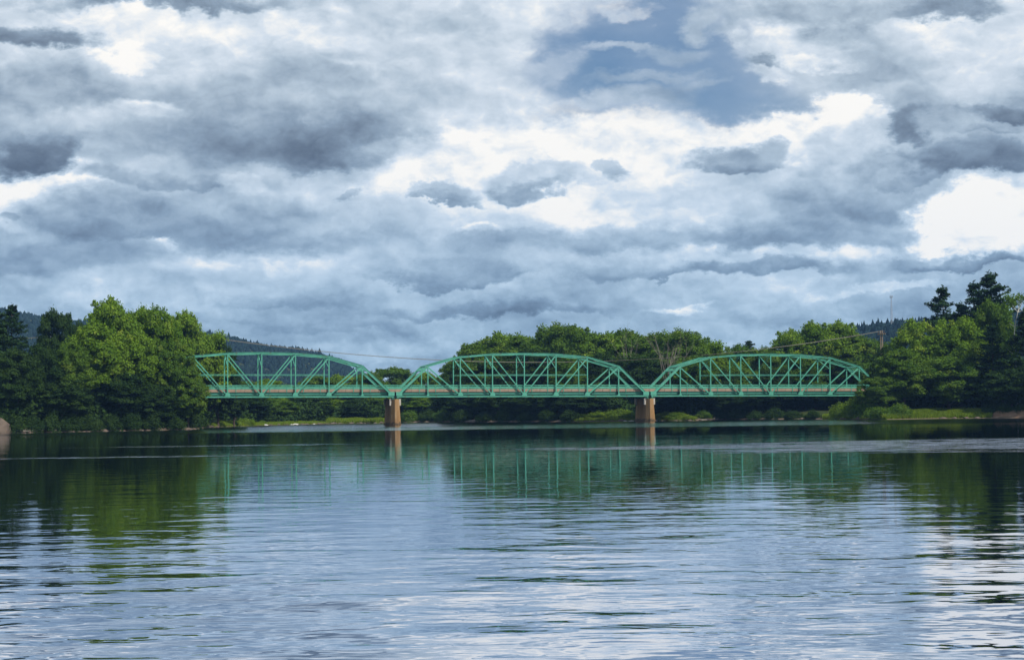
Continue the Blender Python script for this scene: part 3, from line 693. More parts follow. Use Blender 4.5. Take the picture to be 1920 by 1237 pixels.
# ------------------------------------------------------------------ hills, their forest, mast
def hill(name, label, ridge, Yr, depth_front, seed, ntrees, label2):
    xs = np.array([p[0] for p in ridge], float)
    pts = [at(p[0], p[1] + 10, Yr) for p in ridge]; wx = np.array([p.x for p in pts]); wz = np.array([p.z for p in pts])
    X = np.linspace(wx[0], wx[-1], 120)
    prof = [(-depth_front, 0), (-depth_front * .8, .16), (-depth_front * .6, .38), (-depth_front * .4, .62), (-depth_front * .2, .85), (-depth_front * .08, .97), (0, 1), (80, .98), (300, .8), (700, .3), (900, 0)]
    pd = [p[0] for p in prof]; pz = [p[1] for p in prof]
    def hz(x, d):
        h = float(np.interp(x, wx, wz)); n = mnoise.fractal(Vector((x * .004, d * .004, seed)), 1.0, 2.0, 4)
        e = float(np.interp(d, pd, pz)); return max(h * e + n * 8 * e * (1 - e) * 3, 1.0)
    vs = [(x * (Yr + d) / Yr if False else x, Yr + d, hz(x, d)) for d in pd for x in X]
    tag(link(name, np_mesh(name, vs, grid_faces(len(pd), len(X)), M['ground'], smooth=True)), label, kind='structure')
    rng = np.random.default_rng(seed); V, Fc, T = [], [], []; off = 0
    nseg, nr = 7, 4
    for i in range(ntrees):
        x = rng.uniform(wx[0], wx[-1]); d = -depth_front * rng.uniform(0, 1) ** 1.5 + rng.uniform(0, 25)
        z = hz(x, d); con = rng.random() < .3
        h = rng.uniform(3.5, 8.5) * (1 + .55 * mnoise.noise(Vector((x * .012, d * .012, 2)))) * (1.35 if rng.random() < .03 else 1) * (1.2 if con else .8); r = h * (.26 if con else .46)
        prof_ = [(0, .75), (.3, 1.0), (.65, .55 if con else .85), (1.0, .03 if con else .3)]
        vv = []
        for (t_, k_) in prof_:
            a = np.linspace(0, 2 * np.pi, nseg, endpoint=False) + rng.uniform(0, 1)
            rr_ = r * k_ * rng.uniform(.7, 1.3, nseg); vv.append(np.stack([x + np.cos(a) * rr_, Yr + d + np.sin(a) * rr_, z - 1 + h * t_ + rng.normal(0, .05 * h, nseg)], 1))
        V.append(np.concatenate(vv)); T.append(np.full(nseg * nr, np.clip(rng.normal(.5 if not con else .2, .25) + .5 * mnoise.noise(Vector((x * .006, d * .006, 8))), 0, 1)))
        Fc.append(grid_faces(nr, nseg, True) + off)
        off += nseg * nr
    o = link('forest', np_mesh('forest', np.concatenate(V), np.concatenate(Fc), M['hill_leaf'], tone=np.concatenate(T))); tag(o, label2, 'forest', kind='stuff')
hill('hill', 'dark blue forested hill sloping down behind the left truss span',
     [(-420, 560), (-150, 566), (0, 577), (60, 585), (150, 599), (300, 612), (420, 627), (480, 637), (520, 645), (560, 651), (600, 661), (645, 675), (672, 694), (700, 712), (760, 740), (860, 762)], 2300, 900, 5, 15000,
     'mixed woodland covering the dark hill behind the left span')
hill('hill', 'green wooded hill on the right with a radio mast on its top',
     [(1300, 745), (1380, 690), (1440, 664), (1480, 652), (1540, 634), (1600, 619), (1640, 610), (1672, 605), (1720, 602), (1800, 594), (1950, 584), (2150, 575), (2400, 570)], 1700, 700, 9, 9500,
     'woodland covering the hill below the radio mast')

def mast():
    b = at(1672, 610, 1690); t = at(1671.5, 553, 1690); H = t.z - b.z
    root = empty('radio_mast', b); tag(root, 'tall thin lattice radio mast on top of the right hill', 'mast')
    mb = MB(); seg = 16
    for k in range(3):
        a = 2 * math.pi * k / 3; mb.tube([(math.cos(a) * 1.3, math.sin(a) * 1.3, -3), (math.cos(a) * .32, math.sin(a) * .32, H * .93)], [.16, .11], 5)
    mb.obj('mast_legs', M['steel'], root)
    mb = MB()
    for j in range(seg):
        z0, z1 = H * .93 * j / seg, H * .93 * (j + 1) / seg; r0, r1 = 1.3 - .98 * j / seg, 1.3 - .98 * (j + 1) / seg
        for k in range(3):
            a, c = 2 * math.pi * k / 3, 2 * math.pi * (k + 1) / 3
            mb.tube([(math.cos(a) * r0, math.sin(a) * r0, z0), (math.cos(c) * r1, math.sin(c) * r1, z1)], .05, 4, False)
            mb.tube([(math.cos(a) * r0, math.sin(a) * r0, z0), (math.cos(c) * r0, math.sin(c) * r0, z0)], .05, 4, False)
    mb.obj('lattice', M['steel'], root)
    for k in range(4):
        mb = MB(); a = math.pi / 4 + k * math.pi / 2; mb.box((-.22, -.12, -1.0), (.22, .12, 1.0)); o = mb.obj('antenna', M['steel'], root, (math.cos(a) * 1.2, math.sin(a) * 1.2, H * .94)); o.rotation_euler = (0, 0, a + math.pi / 2)
    mb = MB(); mb.tube([(0, 0, H * .9), (0, 0, H)], .08, 5); 
    for k in range(4):
        a = math.pi / 4 + k * math.pi / 2; mb.tube([(0, 0, H * .94), (math.cos(a) * 1.1, math.sin(a) * 1.1, H * .94)], .06, 4)
    mb.obj('antenna_mount', M['steel'], root)
mast()

# ------------------------------------------------------------------ utility poles and the cables over the river
def hframe(top, label, base_z):
    root = empty('utility_pole', (top.x, top.y, base_z), (0, 0, TH)); H = top.z - base_z
    tag(root, label, 'utility pole', 'poles carrying the cables across the river')
    for y_ in (-.55, .55):
        mb = MB(); mb.tube([(0, y_, -1), (0, y_, H * .5), (0, y_, H + .9)], [.20, .17, .14], 8); mb.obj('post', M['pole'], root)
    mb = MB(); mb.box((-.32, -1.9, H - .16), (-.17, 1.9, H + .14)); mb.obj('crossarm', M['pole'], root)
    mb = MB(); mb.box((.17, -1.9, H - .16), (.32, 1.9, H + .14)); mb.obj('crossarm', M['pole'], root)
    for y_ in (-1.7, 0, 1.7):
        mb = MB()
        for q in range(5): mb.tube([(0, 0, q * .12), (0, 0, q * .12 + .05)], .14, 8)
        mb.tube([(0, 0, -.05), (0, 0, .7)], .05, 6); mb.obj('insulator', M['ceramic'], root, (0, y_, H + .14))
    return root
PR = at(1652.5, 626, 505.0); PL = at(292, 622, 455.0); MIDP = at(980, 685, 480.5)
hframe(PR, 'brown wooden twin pole rising behind trees at the right end of the bridge', 2.5)
hframe(PL, 'wooden twin pole hidden among the tall trees of the left bank', 2.5)
PLL = at(-60, 645, 452.0)
hframe(PLL, 'wooden twin pole behind the dark pines at the left edge', 2.5)
cdir = Vector((-math.sin(TH), math.cos(TH), 0))
def cable(a, b, m, k, label):
    tm = (m.x - a.x) / (b.x - a.x); sagm = (a.z + (b.z - a.z) * tm) - m.z; c4 = sagm / (tm * (1 - tm))
    pts = []
    for i in range(49):
        t = i / 48; p = a.lerp(b, t); p.z -= c4 * t * (1 - t); pts.append(p + cdir * k + Vector((0, 0, .75)))
    mb = MB(); mb.tube(pts, .027, 5); o = mb.obj('cable', M['wire']); tag(o, label, 'cable', 'cables strung over the river')
for k, lab in ((-1.7, 'nearest pale cable sagging across the river behind the bridge'), (0, 'middle pale cable sagging across the river behind the bridge'), (1.7, 'farthest pale cable sagging across the river behind the bridge')):
    cable(PL, PR, MIDP, k, lab)
ml = at(110, 636.5, 453.5)
for k, lab in ((-1.7, 'lower thin cable passing between the trees at the far left'), (1.7, 'upper thin cable passing between the trees at the far left')):
    cable(PLL, PL, ml, k, lab)

# ------------------------------------------------------------------ trees
ORD = ['first', 'second', 'third', 'fourth', 'fifth', 'sixth', 'seventh', 'eighth', 'ninth', 'tenth', 'eleventh', 'twelfth', 'thirteenth', 'fourteenth', 'fifteenth', 'sixteenth', 'seventeenth', 'eighteenth']
# left bank, one by one
tree('p', 'needle', -12, 566, 100, 16, 'dark ragged pine cut by the left edge of the photo', 'dark trees at the far left', 'pine_tree')
tree('r', 'needle', 22, 574, 90, 22, 'dark pine with flat layered branches in front of the blue hill', 'dark trees at the far left', 'pine_tree')
tree('f', 'leaf_dark', 108, 584, 84, 60, 'round topped dark tree rising behind the cables at the left', 'dark trees at the far left')
tree('d', 'leaf_dark', 148, 606, 60, 55, 'smaller dark tree beside the tallest bright tree', 'dark trees at the far left')
tree('e', 'leaf_dark', 20, 655, 110, 7, 'low dark leafy tree over the boulder', 'dark trees at the far left')
tree('b', 'leaf_dark', 78, 648, 110, 9, 'dark leafy tree above the driftwood on the left shore', 'dark trees at the far left')
tree('a', 'leaf_mid', 138, 640, 90, 8, 'half lit green tree left of the bright cluster', 'trees on the left bank')
tree('a', 'leaf_bright', 205, 562, 118, 20, 'tallest bright green tree of the left bank', 'bright trees on the left bank')
tree('e', 'leaf_bright', 178, 608, 120, 10, 'broad bright green tree below the tallest one', 'bright trees on the left bank')
tree('c', 'leaf_bright', 292, 578, 120, 24, 'bright green tree with broad crown above the low tree that leans over the water', 'bright trees on the left bank')
tree('f', 'leaf_bright', 248, 579, 110, 28, 'bright green tree filling the dip right of the tallest tree', 'bright trees on the left bank')
tree('b', 'leaf_bright', 250, 625, 120, 9, 'bright green tree in the middle front of the left bank', 'bright trees on the left bank')
tree('d', 'leaf_bright', 350, 586, 100, behind(350, 9), 'bright green tree above the left end of the bridge', 'bright trees on the left bank')
tree('f', 'leaf_bright', 388, 618, 90, behind(388, 10), 'bright green tree just left of the hill slope, behind the bridge', 'bright trees on the left bank')
tree('c', 'leaf_mid', 316, 640, 92, 7, 'green tree hiding the left end of the bridge', 'trees on the left bank')
tree('e', 'leaf_mid', 352, 690, 80, 1, 'low green tree leaning over the water in front of the bridge', 'trees on the left bank')
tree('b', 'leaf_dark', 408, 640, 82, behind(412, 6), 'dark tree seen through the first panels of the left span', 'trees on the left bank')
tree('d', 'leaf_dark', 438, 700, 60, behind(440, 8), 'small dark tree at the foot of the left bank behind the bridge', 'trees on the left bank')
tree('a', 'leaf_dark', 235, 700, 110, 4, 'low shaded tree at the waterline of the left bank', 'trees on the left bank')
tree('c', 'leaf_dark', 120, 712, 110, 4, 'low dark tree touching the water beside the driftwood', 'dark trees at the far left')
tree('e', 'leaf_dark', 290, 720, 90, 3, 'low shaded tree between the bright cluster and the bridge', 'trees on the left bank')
for i, x in enumerate((-110, -75)):
    tree('q', 'needle', x, 590, 110, 25 + 8 * i, ('outer', 'inner')[i] + ' one of two dark pines just beyond the left edge', 'dark trees at the far left', 'pine_tree')

def row(items, back, mats, lab, group, jit=6, clear=7, wf=1.25):
    items = sorted(items)
    for i, (x, ty, wd) in enumerate(items):
        k = random.choice('abcdef'); tree(k, mats[i % len(mats)], x, ty, wd * wf, max(back, behind(x, clear)) + random.uniform(0, jit), lab % ORD[i], group)
# behind the left span: far rounded trees, then the shaded shoreline trees below the deck
row([(455, 714, 80), (503, 712, 80), (552, 722, 66), (600, 706, 80), (650, 703, 78), (697, 698, 66), (738, 689, 78), (782, 699, 72), (822, 703, 60)], 75, ['leaf_mid', 'leaf_bright', 'leaf_mid'],
    '%s from the left of the rounded green trees beyond the left truss span', 'rounded trees beyond the left span')
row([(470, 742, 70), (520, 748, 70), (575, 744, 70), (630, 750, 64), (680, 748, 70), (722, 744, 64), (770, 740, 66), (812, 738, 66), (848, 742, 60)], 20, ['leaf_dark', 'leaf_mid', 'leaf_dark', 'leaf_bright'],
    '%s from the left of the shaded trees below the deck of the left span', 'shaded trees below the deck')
# grove behind the middle span
row([(872, 664, 64), (905, 640, 78), (950, 626, 80), (1000, 628, 80), (1043, 609, 80), (1082, 614, 66), (1125, 626, 80), (1175, 620, 80), (1226, 628, 80), (1272, 620, 80), (1315, 637, 72), (1342, 650, 52)], 34, ['leaf_mid', 'leaf_mid', 'leaf_bright', 'leaf_mid'],
    '%s from the left along the skyline of the grove behind the middle span', 'tall trees of the grove behind the middle span', 4, 7, 1.5)
row([(890, 655, 80), (928, 640, 84), (976, 634, 84), (1022, 622, 84), (1064, 616, 84), (1104, 626, 84), (1150, 630, 84), (1200, 631, 84), (1249, 630, 84), (1294, 634, 80), (1330, 648, 70), (1356, 664, 60)], 44, ['leaf_mid', 'leaf_bright', 'leaf_mid'],
    '%s from the left of the trees filling the gaps at the back of the grove', 'trees at the back of the grove', 4, 7, 1.5)
row([(868, 700, 70), (915, 676, 80), (968, 668, 84), (1022, 662, 84), (1075, 668, 84), (1130, 664, 84), (1190, 668, 80), (1300, 668, 80), (1345, 690, 66)], 20, ['leaf_dark', 'leaf_mid', 'leaf_dark'],
    '%s from the left of the dark trees seen through the middle span', 'dark trees seen through the middle span', 3)
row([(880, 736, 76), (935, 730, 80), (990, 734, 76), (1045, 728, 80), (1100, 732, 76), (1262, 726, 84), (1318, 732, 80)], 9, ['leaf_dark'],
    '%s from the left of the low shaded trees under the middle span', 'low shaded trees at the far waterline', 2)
# right of the grove
row([(1378, 648, 84), (1434, 652, 84), (1482, 620, 76), (1527, 606, 84), (1574, 605, 84), (1612, 628, 66), (1642, 640, 56)], 46, ['leaf_mid', 'leaf_mid', 'leaf_bright', 'leaf_bright', 'leaf_bright'],
    '%s from the left of the bright skyline trees above the right span', 'skyline trees above the right span', 4, 42)
tree('r', 'needle', 1407, 640, 60, 62, 'small pine poking up between the grove and the bright trees', 'pines', 'pine_tree')
row([(1395, 690, 76), (1448, 690, 80), (1505, 668, 80), (1562, 672, 84), (1616, 676, 80)], 24, ['leaf_mid', 'leaf_dark'],
    '%s from the left of the darker trees seen through the right span', 'darker trees seen through the right span', 3)
row([(1372, 742, 60), (1420, 736, 70), (1475, 738, 70), (1530, 738, 70)], 9, ['leaf_dark'],
    '%s from the left of the low shaded trees under the right span', 'low shaded trees under the right span', 2)
# right bank
tree('c', 'leaf_bright', 1733, 601, 128, 24, 'broad green tree left of the pair on the grassy right bank', 'trees on the right bank')
tree('b', 'leaf_bright', 1800, 597, 112, 20, 'broad green tree right of the pair on the grassy right bank', 'trees on the right bank')
tree('e', 'leaf_mid', 1694, 655, 108, 14, 'lower green tree spreading over the right end of the bridge', 'trees on the right bank')
tree('a', 'leaf_mid', 1778, 668, 120, 13, 'low spreading green tree above the grass strip', 'trees on the right bank')
tree('b', 'leaf_dark', 1664, 652, 66, 22, 'dark green tree in front of the twin pole', 'trees on the right bank')
tree('d', 'leaf_mid', 1646, 708, 70, 10, 'small bushy tree at the right end of the bridge', 'trees on the right bank')
tree('q', 'needle', 1770, 539, 92, 52, 'separate dark pine with rounded top behind the green pair', 'pines', 'pine_tree')
tree('p', 'needle', 1860, 514, 122, 46, 'tallest dark pine near the right edge', 'pines', 'pine_tree')
tree('q', 'needle', 1828, 531, 96, 52, 'dark pine shoulder to shoulder with the tallest one', 'pines', 'pine_tree')
tree('p', 'needle', 1802, 570, 84, 48, 'shorter dark pine between the two tall ones', 'pines', 'pine_tree')
tree('f', 'leaf_mid', 1870, 566, 80, 30, 'greyish green tree in front of the tallest pine', 'trees on the right bank')
tree('q', 'needle', 1862, 610, 90, 16, 'dark pine overhanging the brown bank', 'pines', 'pine_tree')
tree('p', 'needle', 1925, 585, 100, 14, 'dark pine at the right edge of the photo', 'pines', 'pine_tree')
tree('e', 'leaf_dark', 1895, 690, 110, 9, 'low dark tree in deep shade above the brown bank', 'trees on the right bank')
tree('b', 'leaf_dark', 1940, 680, 110, 9, 'low dark tree at the lower right edge of the woods', 'trees on the right bank')
for i, x in enumerate((1985, 2040, 2100)):
    tree('q', 'needle', x, 560 + 15 * i, 110, 25, ('nearest', 'middle', 'farthest')[i] + ' of three dark pines standing just beyond the right edge', 'pines outside the frame', 'pine_tree')

# birch with pale trunk at the right edge
def birch():
    b = shore_point(1905, 13); b.x = at(1905, 660, b.y).x; top = at(1905, 548, b.y); H = top.z - b.z
    o = empty('birch_tree', b); tag(o, 'pale trunked birch with thin foliage near the right edge', 'tree')
    mb = MB(); rng = random.Random(5); pts = [(0, 0, -.5)]
    for k in range(1, 9): pts.append((math.sin(k * .9) * .35 + (k > 5) * .25 * (k - 5), rng.uniform(-.3, .3), H * .95 * k / 8))
    mb.tube(pts, [.30, .26, .22, .2, .17, .14, .11, .07, .03], 7)
    ends = []
    for k in range(16):
        z = rng.uniform(.45, .95); i = min(int(z * 8), 7); p0 = Vector(pts[i]); a = rng.uniform(0, 6.28); e = p0 + Vector((math.cos(a) * rng.uniform(1.2, 3), math.sin(a) * rng.uniform(1.2, 3), rng.uniform(1.2, 3.2)))
        mb.tube([p0, p0.lerp(e, .5) + Vector((0, 0, -.2)), e], [.08, .06, .02], 5); ends.append(np.array(e))
    mb.obj('trunk', M['bark_pale'], o)
    r2 = np.random.default_rng(4); V, T = [], []
    for e in ends + [np.array([.6, 0, H * .95]), np.array([0, 0, H * .9])]:
        n = 170; q = unit_dirs(n, r2); V.append(leaves(e + q * r2.uniform(.2, 1.5, n)[:, None], q, .22, .6, .8, r2)); T.append(np.clip(r2.normal(.5, .2, n), 0, 1))
    link('crown', foliage_mesh('crown', np.concatenate(V), np.concatenate(T), M['leaf_mid']), o)
birch()

# bare dead trees in front of the grove
def dead_tree(px, top_py, back, label, seed, spread=.35, n0=5):
    b = shore_point(px, back); b.x = at(px, 700, b.y).x; top = at(px, top_py, b.y); H = top.z - b.z
    o = empty('dead_tree', b); tag(o, label, 'dead tree', 'bare dead trees'); rng = random.Random(seed); mb = MB()
    def branch(p, d, ln, r, depth):
        pts = [p]; rad = [r]; q = p.copy(); dd = d.copy()
        for k in range(4):
            dd = (dd + Vector((rng.uniform(-.14, .14), rng.uniform(-.14, .14), rng.uniform(0, .10)))).normalized(); q = q + dd * ln / 4; pts.append(q.copy()); rad.append(r * (1 - .2 * (k + 1)))
        mb.tube(pts, rad, 5, False)
        if depth > 0:
            for k in range(3 if depth > 1 else 3):
                i = rng.choice((1, 2, 3)); nd = (dd + Vector((rng.uniform(-1, 1), rng.uniform(-1, 1), rng.uniform(-.1, .5))) * .75).normalized()
                branch(pts[i], nd, ln * rng.uniform(.4, .65), rad[i] * .6, depth - 1)
    trunk_h = H * .35
    mb.tube([(0, 0, -.5), (rng.uniform(-.2, .2), 0, trunk_h)], [.26, .18], 7)
    for k in range(n0):
        a = 6.28 * k / n0 + rng.uniform(-.3, .3); branch(Vector((0, 0, trunk_h * rng.uniform(.7, 1))), Vector((math.cos(a) * spread, math.sin(a) * spread, 1)).normalized(), H * rng.uniform(.52, .64), .12, 2)
    mb.obj('branches', M['deadwood'], o)
dead_tree(1252, 612, 15, 'big bare grey dead tree spreading in front of the grove, left of the right span', 3, .42, 7)
dead_tree(1180, 600, 24, 'thin bare dead tree poking above the grove near the right pier', 8, .10, 3)

# ------------------------------------------------------------------ bushes, grass, stones, driftwood
BM = {(k, mt): bush_mesh('bush', 60 + k, M[mt], npuff=15 + k) for k in range(3) for mt in ('bush', 'leaf_dark', 'leaf_mid')}
def bush(px, top_py, width_px, back, label, group, mt='bush', cat='bush'):
    b = shore_point(px, back); b.x = at(px, 780, b.y).x; b.z = ground_z(b.x, b.y) - .15; top = at(px, top_py, b.y)
    o = link('bush', BM[(random.randrange(3), mt)]); o.location = b; o.rotation_euler = (0, 0, random.uniform(0, 6.28))
    sx = width_px * b.y / F / 7.6; sz = max((top.z - b.z) / 3.9, .15); o.scale = (sx, sx, sz)
    tag(o, label, cat, group)
for i, (x, y, wd, bk) in enumerate([(462, 781, 38, 3), (492, 787, 26, 5), (441, 788, 30, 2)]):
    bush(x, y, wd, bk, ['bright round bush on the point left of the first grass bar', 'small bright bush beside the round one on the point', 'low bush nearest the left bank below the bridge'][i], 'bushes on the left point')
for i, (x, y, wd, bk) in enumerate([(1092, 775, 46, 4), (1125, 768, 56, 5), (1158, 762, 56, 5), (1180, 766, 50, 3.5)]):
    bush(x, y, wd, bk, '%s from the left of the bright bushes left of the right pier' % ORD[i], 'bright bushes by the right pier')
for i, (x, y, wd, bk) in enumerate([(1246, 768, 40, 3.5), (1268, 771, 46, 3), (1292, 777, 34, 3)]):
    bush(x, y, wd, bk, '%s from the left of the bright bushes right of the right pier' % ORD[i], 'bright bushes by the right pier')
bush(1318, 768, 46, 3, 'dull green shrub at the water right of the bright bushes', 'shrubs under the right span', 'leaf_mid')
for i, (x, y, wd, bk, mt) in enumerate([(1572, 750, 46, 2.5, 'bush'), (1603, 738, 64, 5, 'bush'), (1628, 722, 66, 7, 'leaf_mid'), (1648, 758, 60, 3, 'leaf_mid'), (1682, 752, 60, 4, 'leaf_mid')]):
    bush(x, y, wd, bk, '%s from the left of the bushes at the right end of the bridge' % ORD[i], 'bushes at the right end of the bridge', mt)
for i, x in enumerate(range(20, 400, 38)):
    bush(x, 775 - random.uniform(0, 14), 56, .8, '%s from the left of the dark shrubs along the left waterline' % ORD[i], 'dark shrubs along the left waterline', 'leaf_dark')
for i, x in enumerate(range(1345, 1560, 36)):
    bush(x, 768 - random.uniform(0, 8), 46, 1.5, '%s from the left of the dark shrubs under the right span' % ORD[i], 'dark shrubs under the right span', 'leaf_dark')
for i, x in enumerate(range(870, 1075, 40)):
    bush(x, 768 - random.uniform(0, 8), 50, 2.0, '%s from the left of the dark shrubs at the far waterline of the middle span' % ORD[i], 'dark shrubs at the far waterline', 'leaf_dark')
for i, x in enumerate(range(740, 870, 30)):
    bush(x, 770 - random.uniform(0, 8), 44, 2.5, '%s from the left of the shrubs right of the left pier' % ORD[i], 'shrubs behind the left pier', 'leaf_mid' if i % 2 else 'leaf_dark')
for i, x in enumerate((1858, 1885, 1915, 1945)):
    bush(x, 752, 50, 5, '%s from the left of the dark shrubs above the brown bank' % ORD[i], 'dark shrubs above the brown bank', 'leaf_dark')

def grass(px0, px1, back0, back1, n, h, label, name='grass'):
    rng = np.random.default_rng(int(px0)); c, nr = [], []
    for i in range(n):
        px = rng.uniform(px0, px1); e = min(1, (px - px0) / 25, (px1 - px) / 25); bk = back0 + (back1 - back0) * rng.uniform(0, 1) * (.3 + .7 * e)
        p = shore_point(px, bk); c.append((p.x, p.y, p.z))
    c = np.array(c); hh = h * rng.uniform(.5, 1.25, n) * (0.75 + .5 * np.array([mnoise.noise(Vector((q[0] * .25, q[1] * .25, 0))) for q in c]))
    a = rng.uniform(0, 6.28, n); wd = .10 + .10 * rng.random(n); ln = rng.normal(0, .25, (n, 2)) * hh[:, None]
    v0 = c + np.stack([np.cos(a) * wd, np.sin(a) * wd, -np.full(n, .05)], 1); v1 = c - np.stack([np.cos(a) * wd, np.sin(a) * wd, np.full(n, .05)], 1)
    v2 = c + np.stack([ln[:, 0], ln[:, 1], hh], 1)
    V = np.stack([v0, v1, v2], 1).reshape(-1, 3)
    tone = np.repeat(np.clip(rng.normal(.5, .22, n), 0, 1), 3)
    tag(link(name, np_mesh(name, V, np.arange(n * 3).reshape(-1, 3), M['grass'], tone=tone)), label, 'grass', kind='stuff')
grass(612, 724, .5, 13, 22000, 1.15, 'tall bright grass on the low bar left of the left pier')
grass(395, 612, .4, 9, 20000, .55, 'short grass along the low point under the left span')
grass(1060, 1300, .5, 8, 22000, .7, 'grass around the foot of the right pier')
grass(1640, 1856, .5, 15, 30000, .95, 'bright grass strip on the right bank')
grass(1540, 1660, .4, 6, 9000, .8, 'grass in front of the bushes at the right end of the bridge')

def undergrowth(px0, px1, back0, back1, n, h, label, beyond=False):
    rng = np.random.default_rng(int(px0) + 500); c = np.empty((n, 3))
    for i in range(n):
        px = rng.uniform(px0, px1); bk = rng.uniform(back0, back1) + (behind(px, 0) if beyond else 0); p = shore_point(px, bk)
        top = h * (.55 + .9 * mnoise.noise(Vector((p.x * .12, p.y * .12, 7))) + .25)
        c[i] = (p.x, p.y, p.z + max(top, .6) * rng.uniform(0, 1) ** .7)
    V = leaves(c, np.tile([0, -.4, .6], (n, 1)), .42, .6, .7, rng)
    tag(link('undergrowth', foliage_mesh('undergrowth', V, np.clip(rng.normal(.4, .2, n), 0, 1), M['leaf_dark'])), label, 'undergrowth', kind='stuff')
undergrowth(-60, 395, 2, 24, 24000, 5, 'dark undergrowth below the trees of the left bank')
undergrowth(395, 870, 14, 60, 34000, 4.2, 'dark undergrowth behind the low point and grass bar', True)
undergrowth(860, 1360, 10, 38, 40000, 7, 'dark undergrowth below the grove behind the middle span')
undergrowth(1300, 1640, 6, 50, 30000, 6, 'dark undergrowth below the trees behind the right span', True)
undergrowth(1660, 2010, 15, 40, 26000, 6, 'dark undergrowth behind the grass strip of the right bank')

def rock_mesh(seed, mat, n=2):
    import bmesh
    bm = bmesh.new(); bmesh.ops.create_icosphere(bm, subdivisions=n, radius=1.0)
    for v in bm.verts:
        k = 1 + .35 * mnoise.noise(v.co * 1.1 + Vector((seed, 0, 0))) + .12 * mnoise.noise(v.co * 3 + Vector((0, seed, 0))); v.co *= k
    me = D.meshes.new('rock'); bm.to_mesh(me); bm.free(); me.materials.append(mat); return me
RK = [rock_mesh(s, M['rock']) for s in range(4)]; RP = [rock_mesh(s + 9, M['stone_pale'], 1) for s in range(4)]
def rock(px, back, sx, sy, sz, label, group, pale=False, name='rock', zoff=0.0):
    b = shore_point(px, back); o = link(name, random.choice(RP if pale else RK)); b.z = max(b.z, 0) + zoff; b.x = at(px, 790, b.y).x
    o.location = b; o.scale = (sx, sy, sz); o.rotation_euler = (0, 0, random.uniform(-.4, .4)); tag(o, label, 'rock', group)
rock(2, 1.0, 1.7, 2.2, 2.6, 'big brown boulder at the lower left edge', 'rocks on the left shore', name='boulder')
rock(34, -.4, .5, .4, .35, 'small pale stone in front of the driftwood', 'rocks on the left shore', True)
for i, x in enumerate((178, 196, 222, 290, 300)):
    rock(x, -.1, random.uniform(.6, 1.2), .6, random.uniform(.3, .6), '%s from the left of the brown rocks under the left bank trees' % ORD[i], 'rocks on the left shore')
for i, (x, s) in enumerate(((497, .55), (546, .35), (553, .6), (588, .35))):
    rock(x, -.6, s * 1.5, s * .7, s * .55, '%s from the left of the white stones in the water under the left span' % ORD[i], 'white stones under the left span', True)
for i, x in enumerate((1172, 1184, 1196, 1207, 1228)):
    rock(x, -.5, random.uniform(.5, 1.0), .5, .22, '%s from the left of the pale flat stones at the right pier' % ORD[i], 'pale stones at the right pier', True)
rock(1362, 0, .9, .6, .5, 'reddish rock at the right end of the pale log', 'rocks under the right span')
for i, x in enumerate((1768, 1790, 1812, 1832)):
    rock(x, .2, random.uniform(.5, .9), .5, .3, '%s from the left of the rocks edging the grass strip' % ORD[i], 'rocks on the right shore')
def log_(px0, px1, back, r, label, tilt=.2, mat='deadwood'):
    a = shore_point(px0, back); b = shore_point(px1, back + .4); a.z = max(a.z, 0) + r * .6; b.z = max(b.z, 0) + r * .6 + tilt; m = a.lerp(b, .5) + Vector((0, 0, .1))
    mb = MB(); mb.tube([a - a, m - a, b - a], [r, r * .9, r * .5], 7); mb.tube([(m - a), (m - a) + Vector((.5, .1, .6))], [r * .5, r * .2], 5)
    o = mb.obj('driftwood_log', M[mat], None, a); tag(o, label, 'log', 'driftwood logs')
log_(14, 72, -.2, .22, 'long grey driftwood log lying at the left waterline')
log_(30, 60, .8, .17, 'shorter driftwood log behind the long one at the left', .35)
log_(60, 104, .6, .15, 'thin brown driftwood log right of the long one', .1)
log_(1312, 1358, -.1, .16, 'pale log lying along the waterline under the right span', .05)
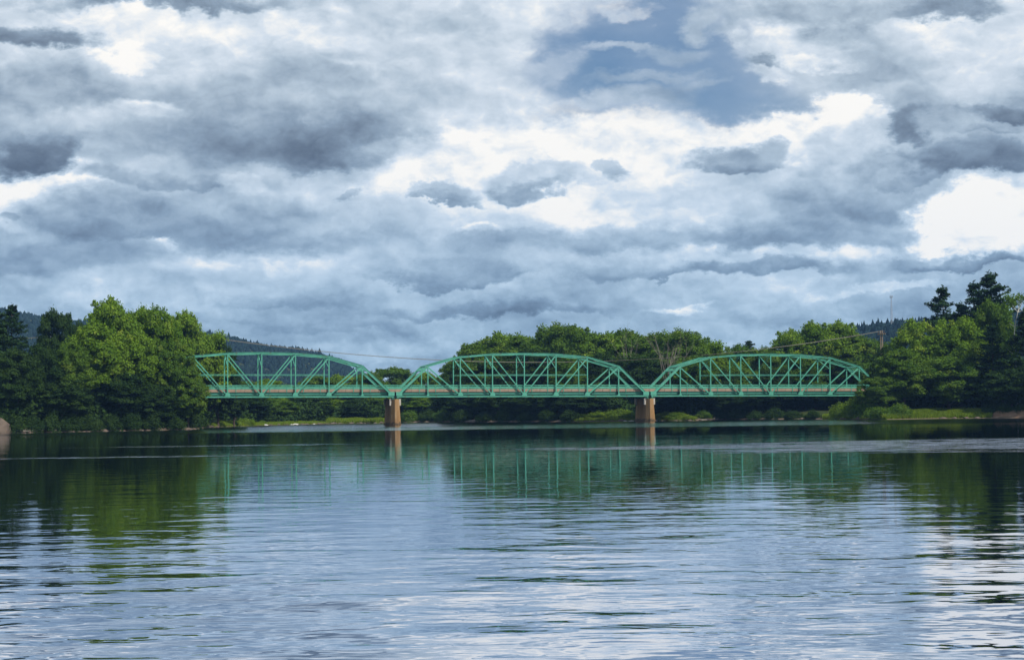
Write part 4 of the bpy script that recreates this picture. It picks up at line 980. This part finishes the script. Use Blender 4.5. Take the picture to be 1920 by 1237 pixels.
log_(868, 902, .2, .22, 'dark log at the far waterline beyond the left pier', .1)
def shore_stones():
    rng = np.random.default_rng(77); V, Fc, off = [], [], 0
    base = np.array([[v.co.x, v.co.y, v.co.z] for v in RP[0].vertices]); fc = np.array([list(p.vertices) for p in RP[0].polygons])
    for i in range(520):
        px = rng.uniform(-20, 420) if i % 3 == 0 else rng.uniform(500, 1640); p = shore_point(px, rng.normal(.1, .5)); sz = rng.gamma(2.0, .11) + .08
        V.append(base * np.array([sz * 1.5, sz, sz * .6]) + np.array([p.x, p.y, max(p.z, 0) + .02])); Fc.append(fc + off); off += len(base)
    tag(link('shore_stones', np_mesh('shore_stones', np.concatenate(V), np.concatenate(Fc), M['rock'])), 'small brown stones scattered along the waterline', kind='stuff')
shore_stones()
# bare brown bank on the right
def bank():
    vs = []; nx, ny = 24, 7
    for j in range(ny):
        for i in range(nx):
            px = 1835 + (2010 - 1835) * i / (nx - 1); bk = j * 1.1 - .3; p = shore_point(px, bk)
            e = min(1, i / 4) ; z = [-.3, .25, .85, 1.5, 1.95, 2.1, 1.0][j] * e + mnoise.noise(Vector((px * .12, j * .8, 1))) * .3 * e - (1 - e) * .3
            vs.append((p.x, p.y, z))
    o = link('earth_bank', np_mesh('earth_bank', vs, grid_faces(ny, nx), principled('bare_earth', rough=.95, spec=.05, build=weathered((.14, .085, .055, 1), (.26, .18, .12, 1), .8, .1)), smooth=True))
    tag(o, 'bare brown eroded river bank at the right', kind='structure')
bank()

# ------------------------------------------------------------------ air
def haze():
    mb = MB(); mb.box((-1600, -120, -3.8), (1600, 2950, 260)); m = D.materials.new('haze'); m.use_nodes = True; t = NT(m.node_tree); t.n.clear()
    v = t.new('ShaderNodeVolumePrincipled', ins={'Color': (.27, .52, 1.0, 1), 'Density': .000070, 'Anisotropy': 0.0})
    out = t.n.new('ShaderNodeOutputMaterial'); t.l.new(v.outputs[0], out.inputs['Volume'])
    o = mb.obj('haze', m); tag(o, 'thin blue haze in the valley air', kind='stuff')
haze()
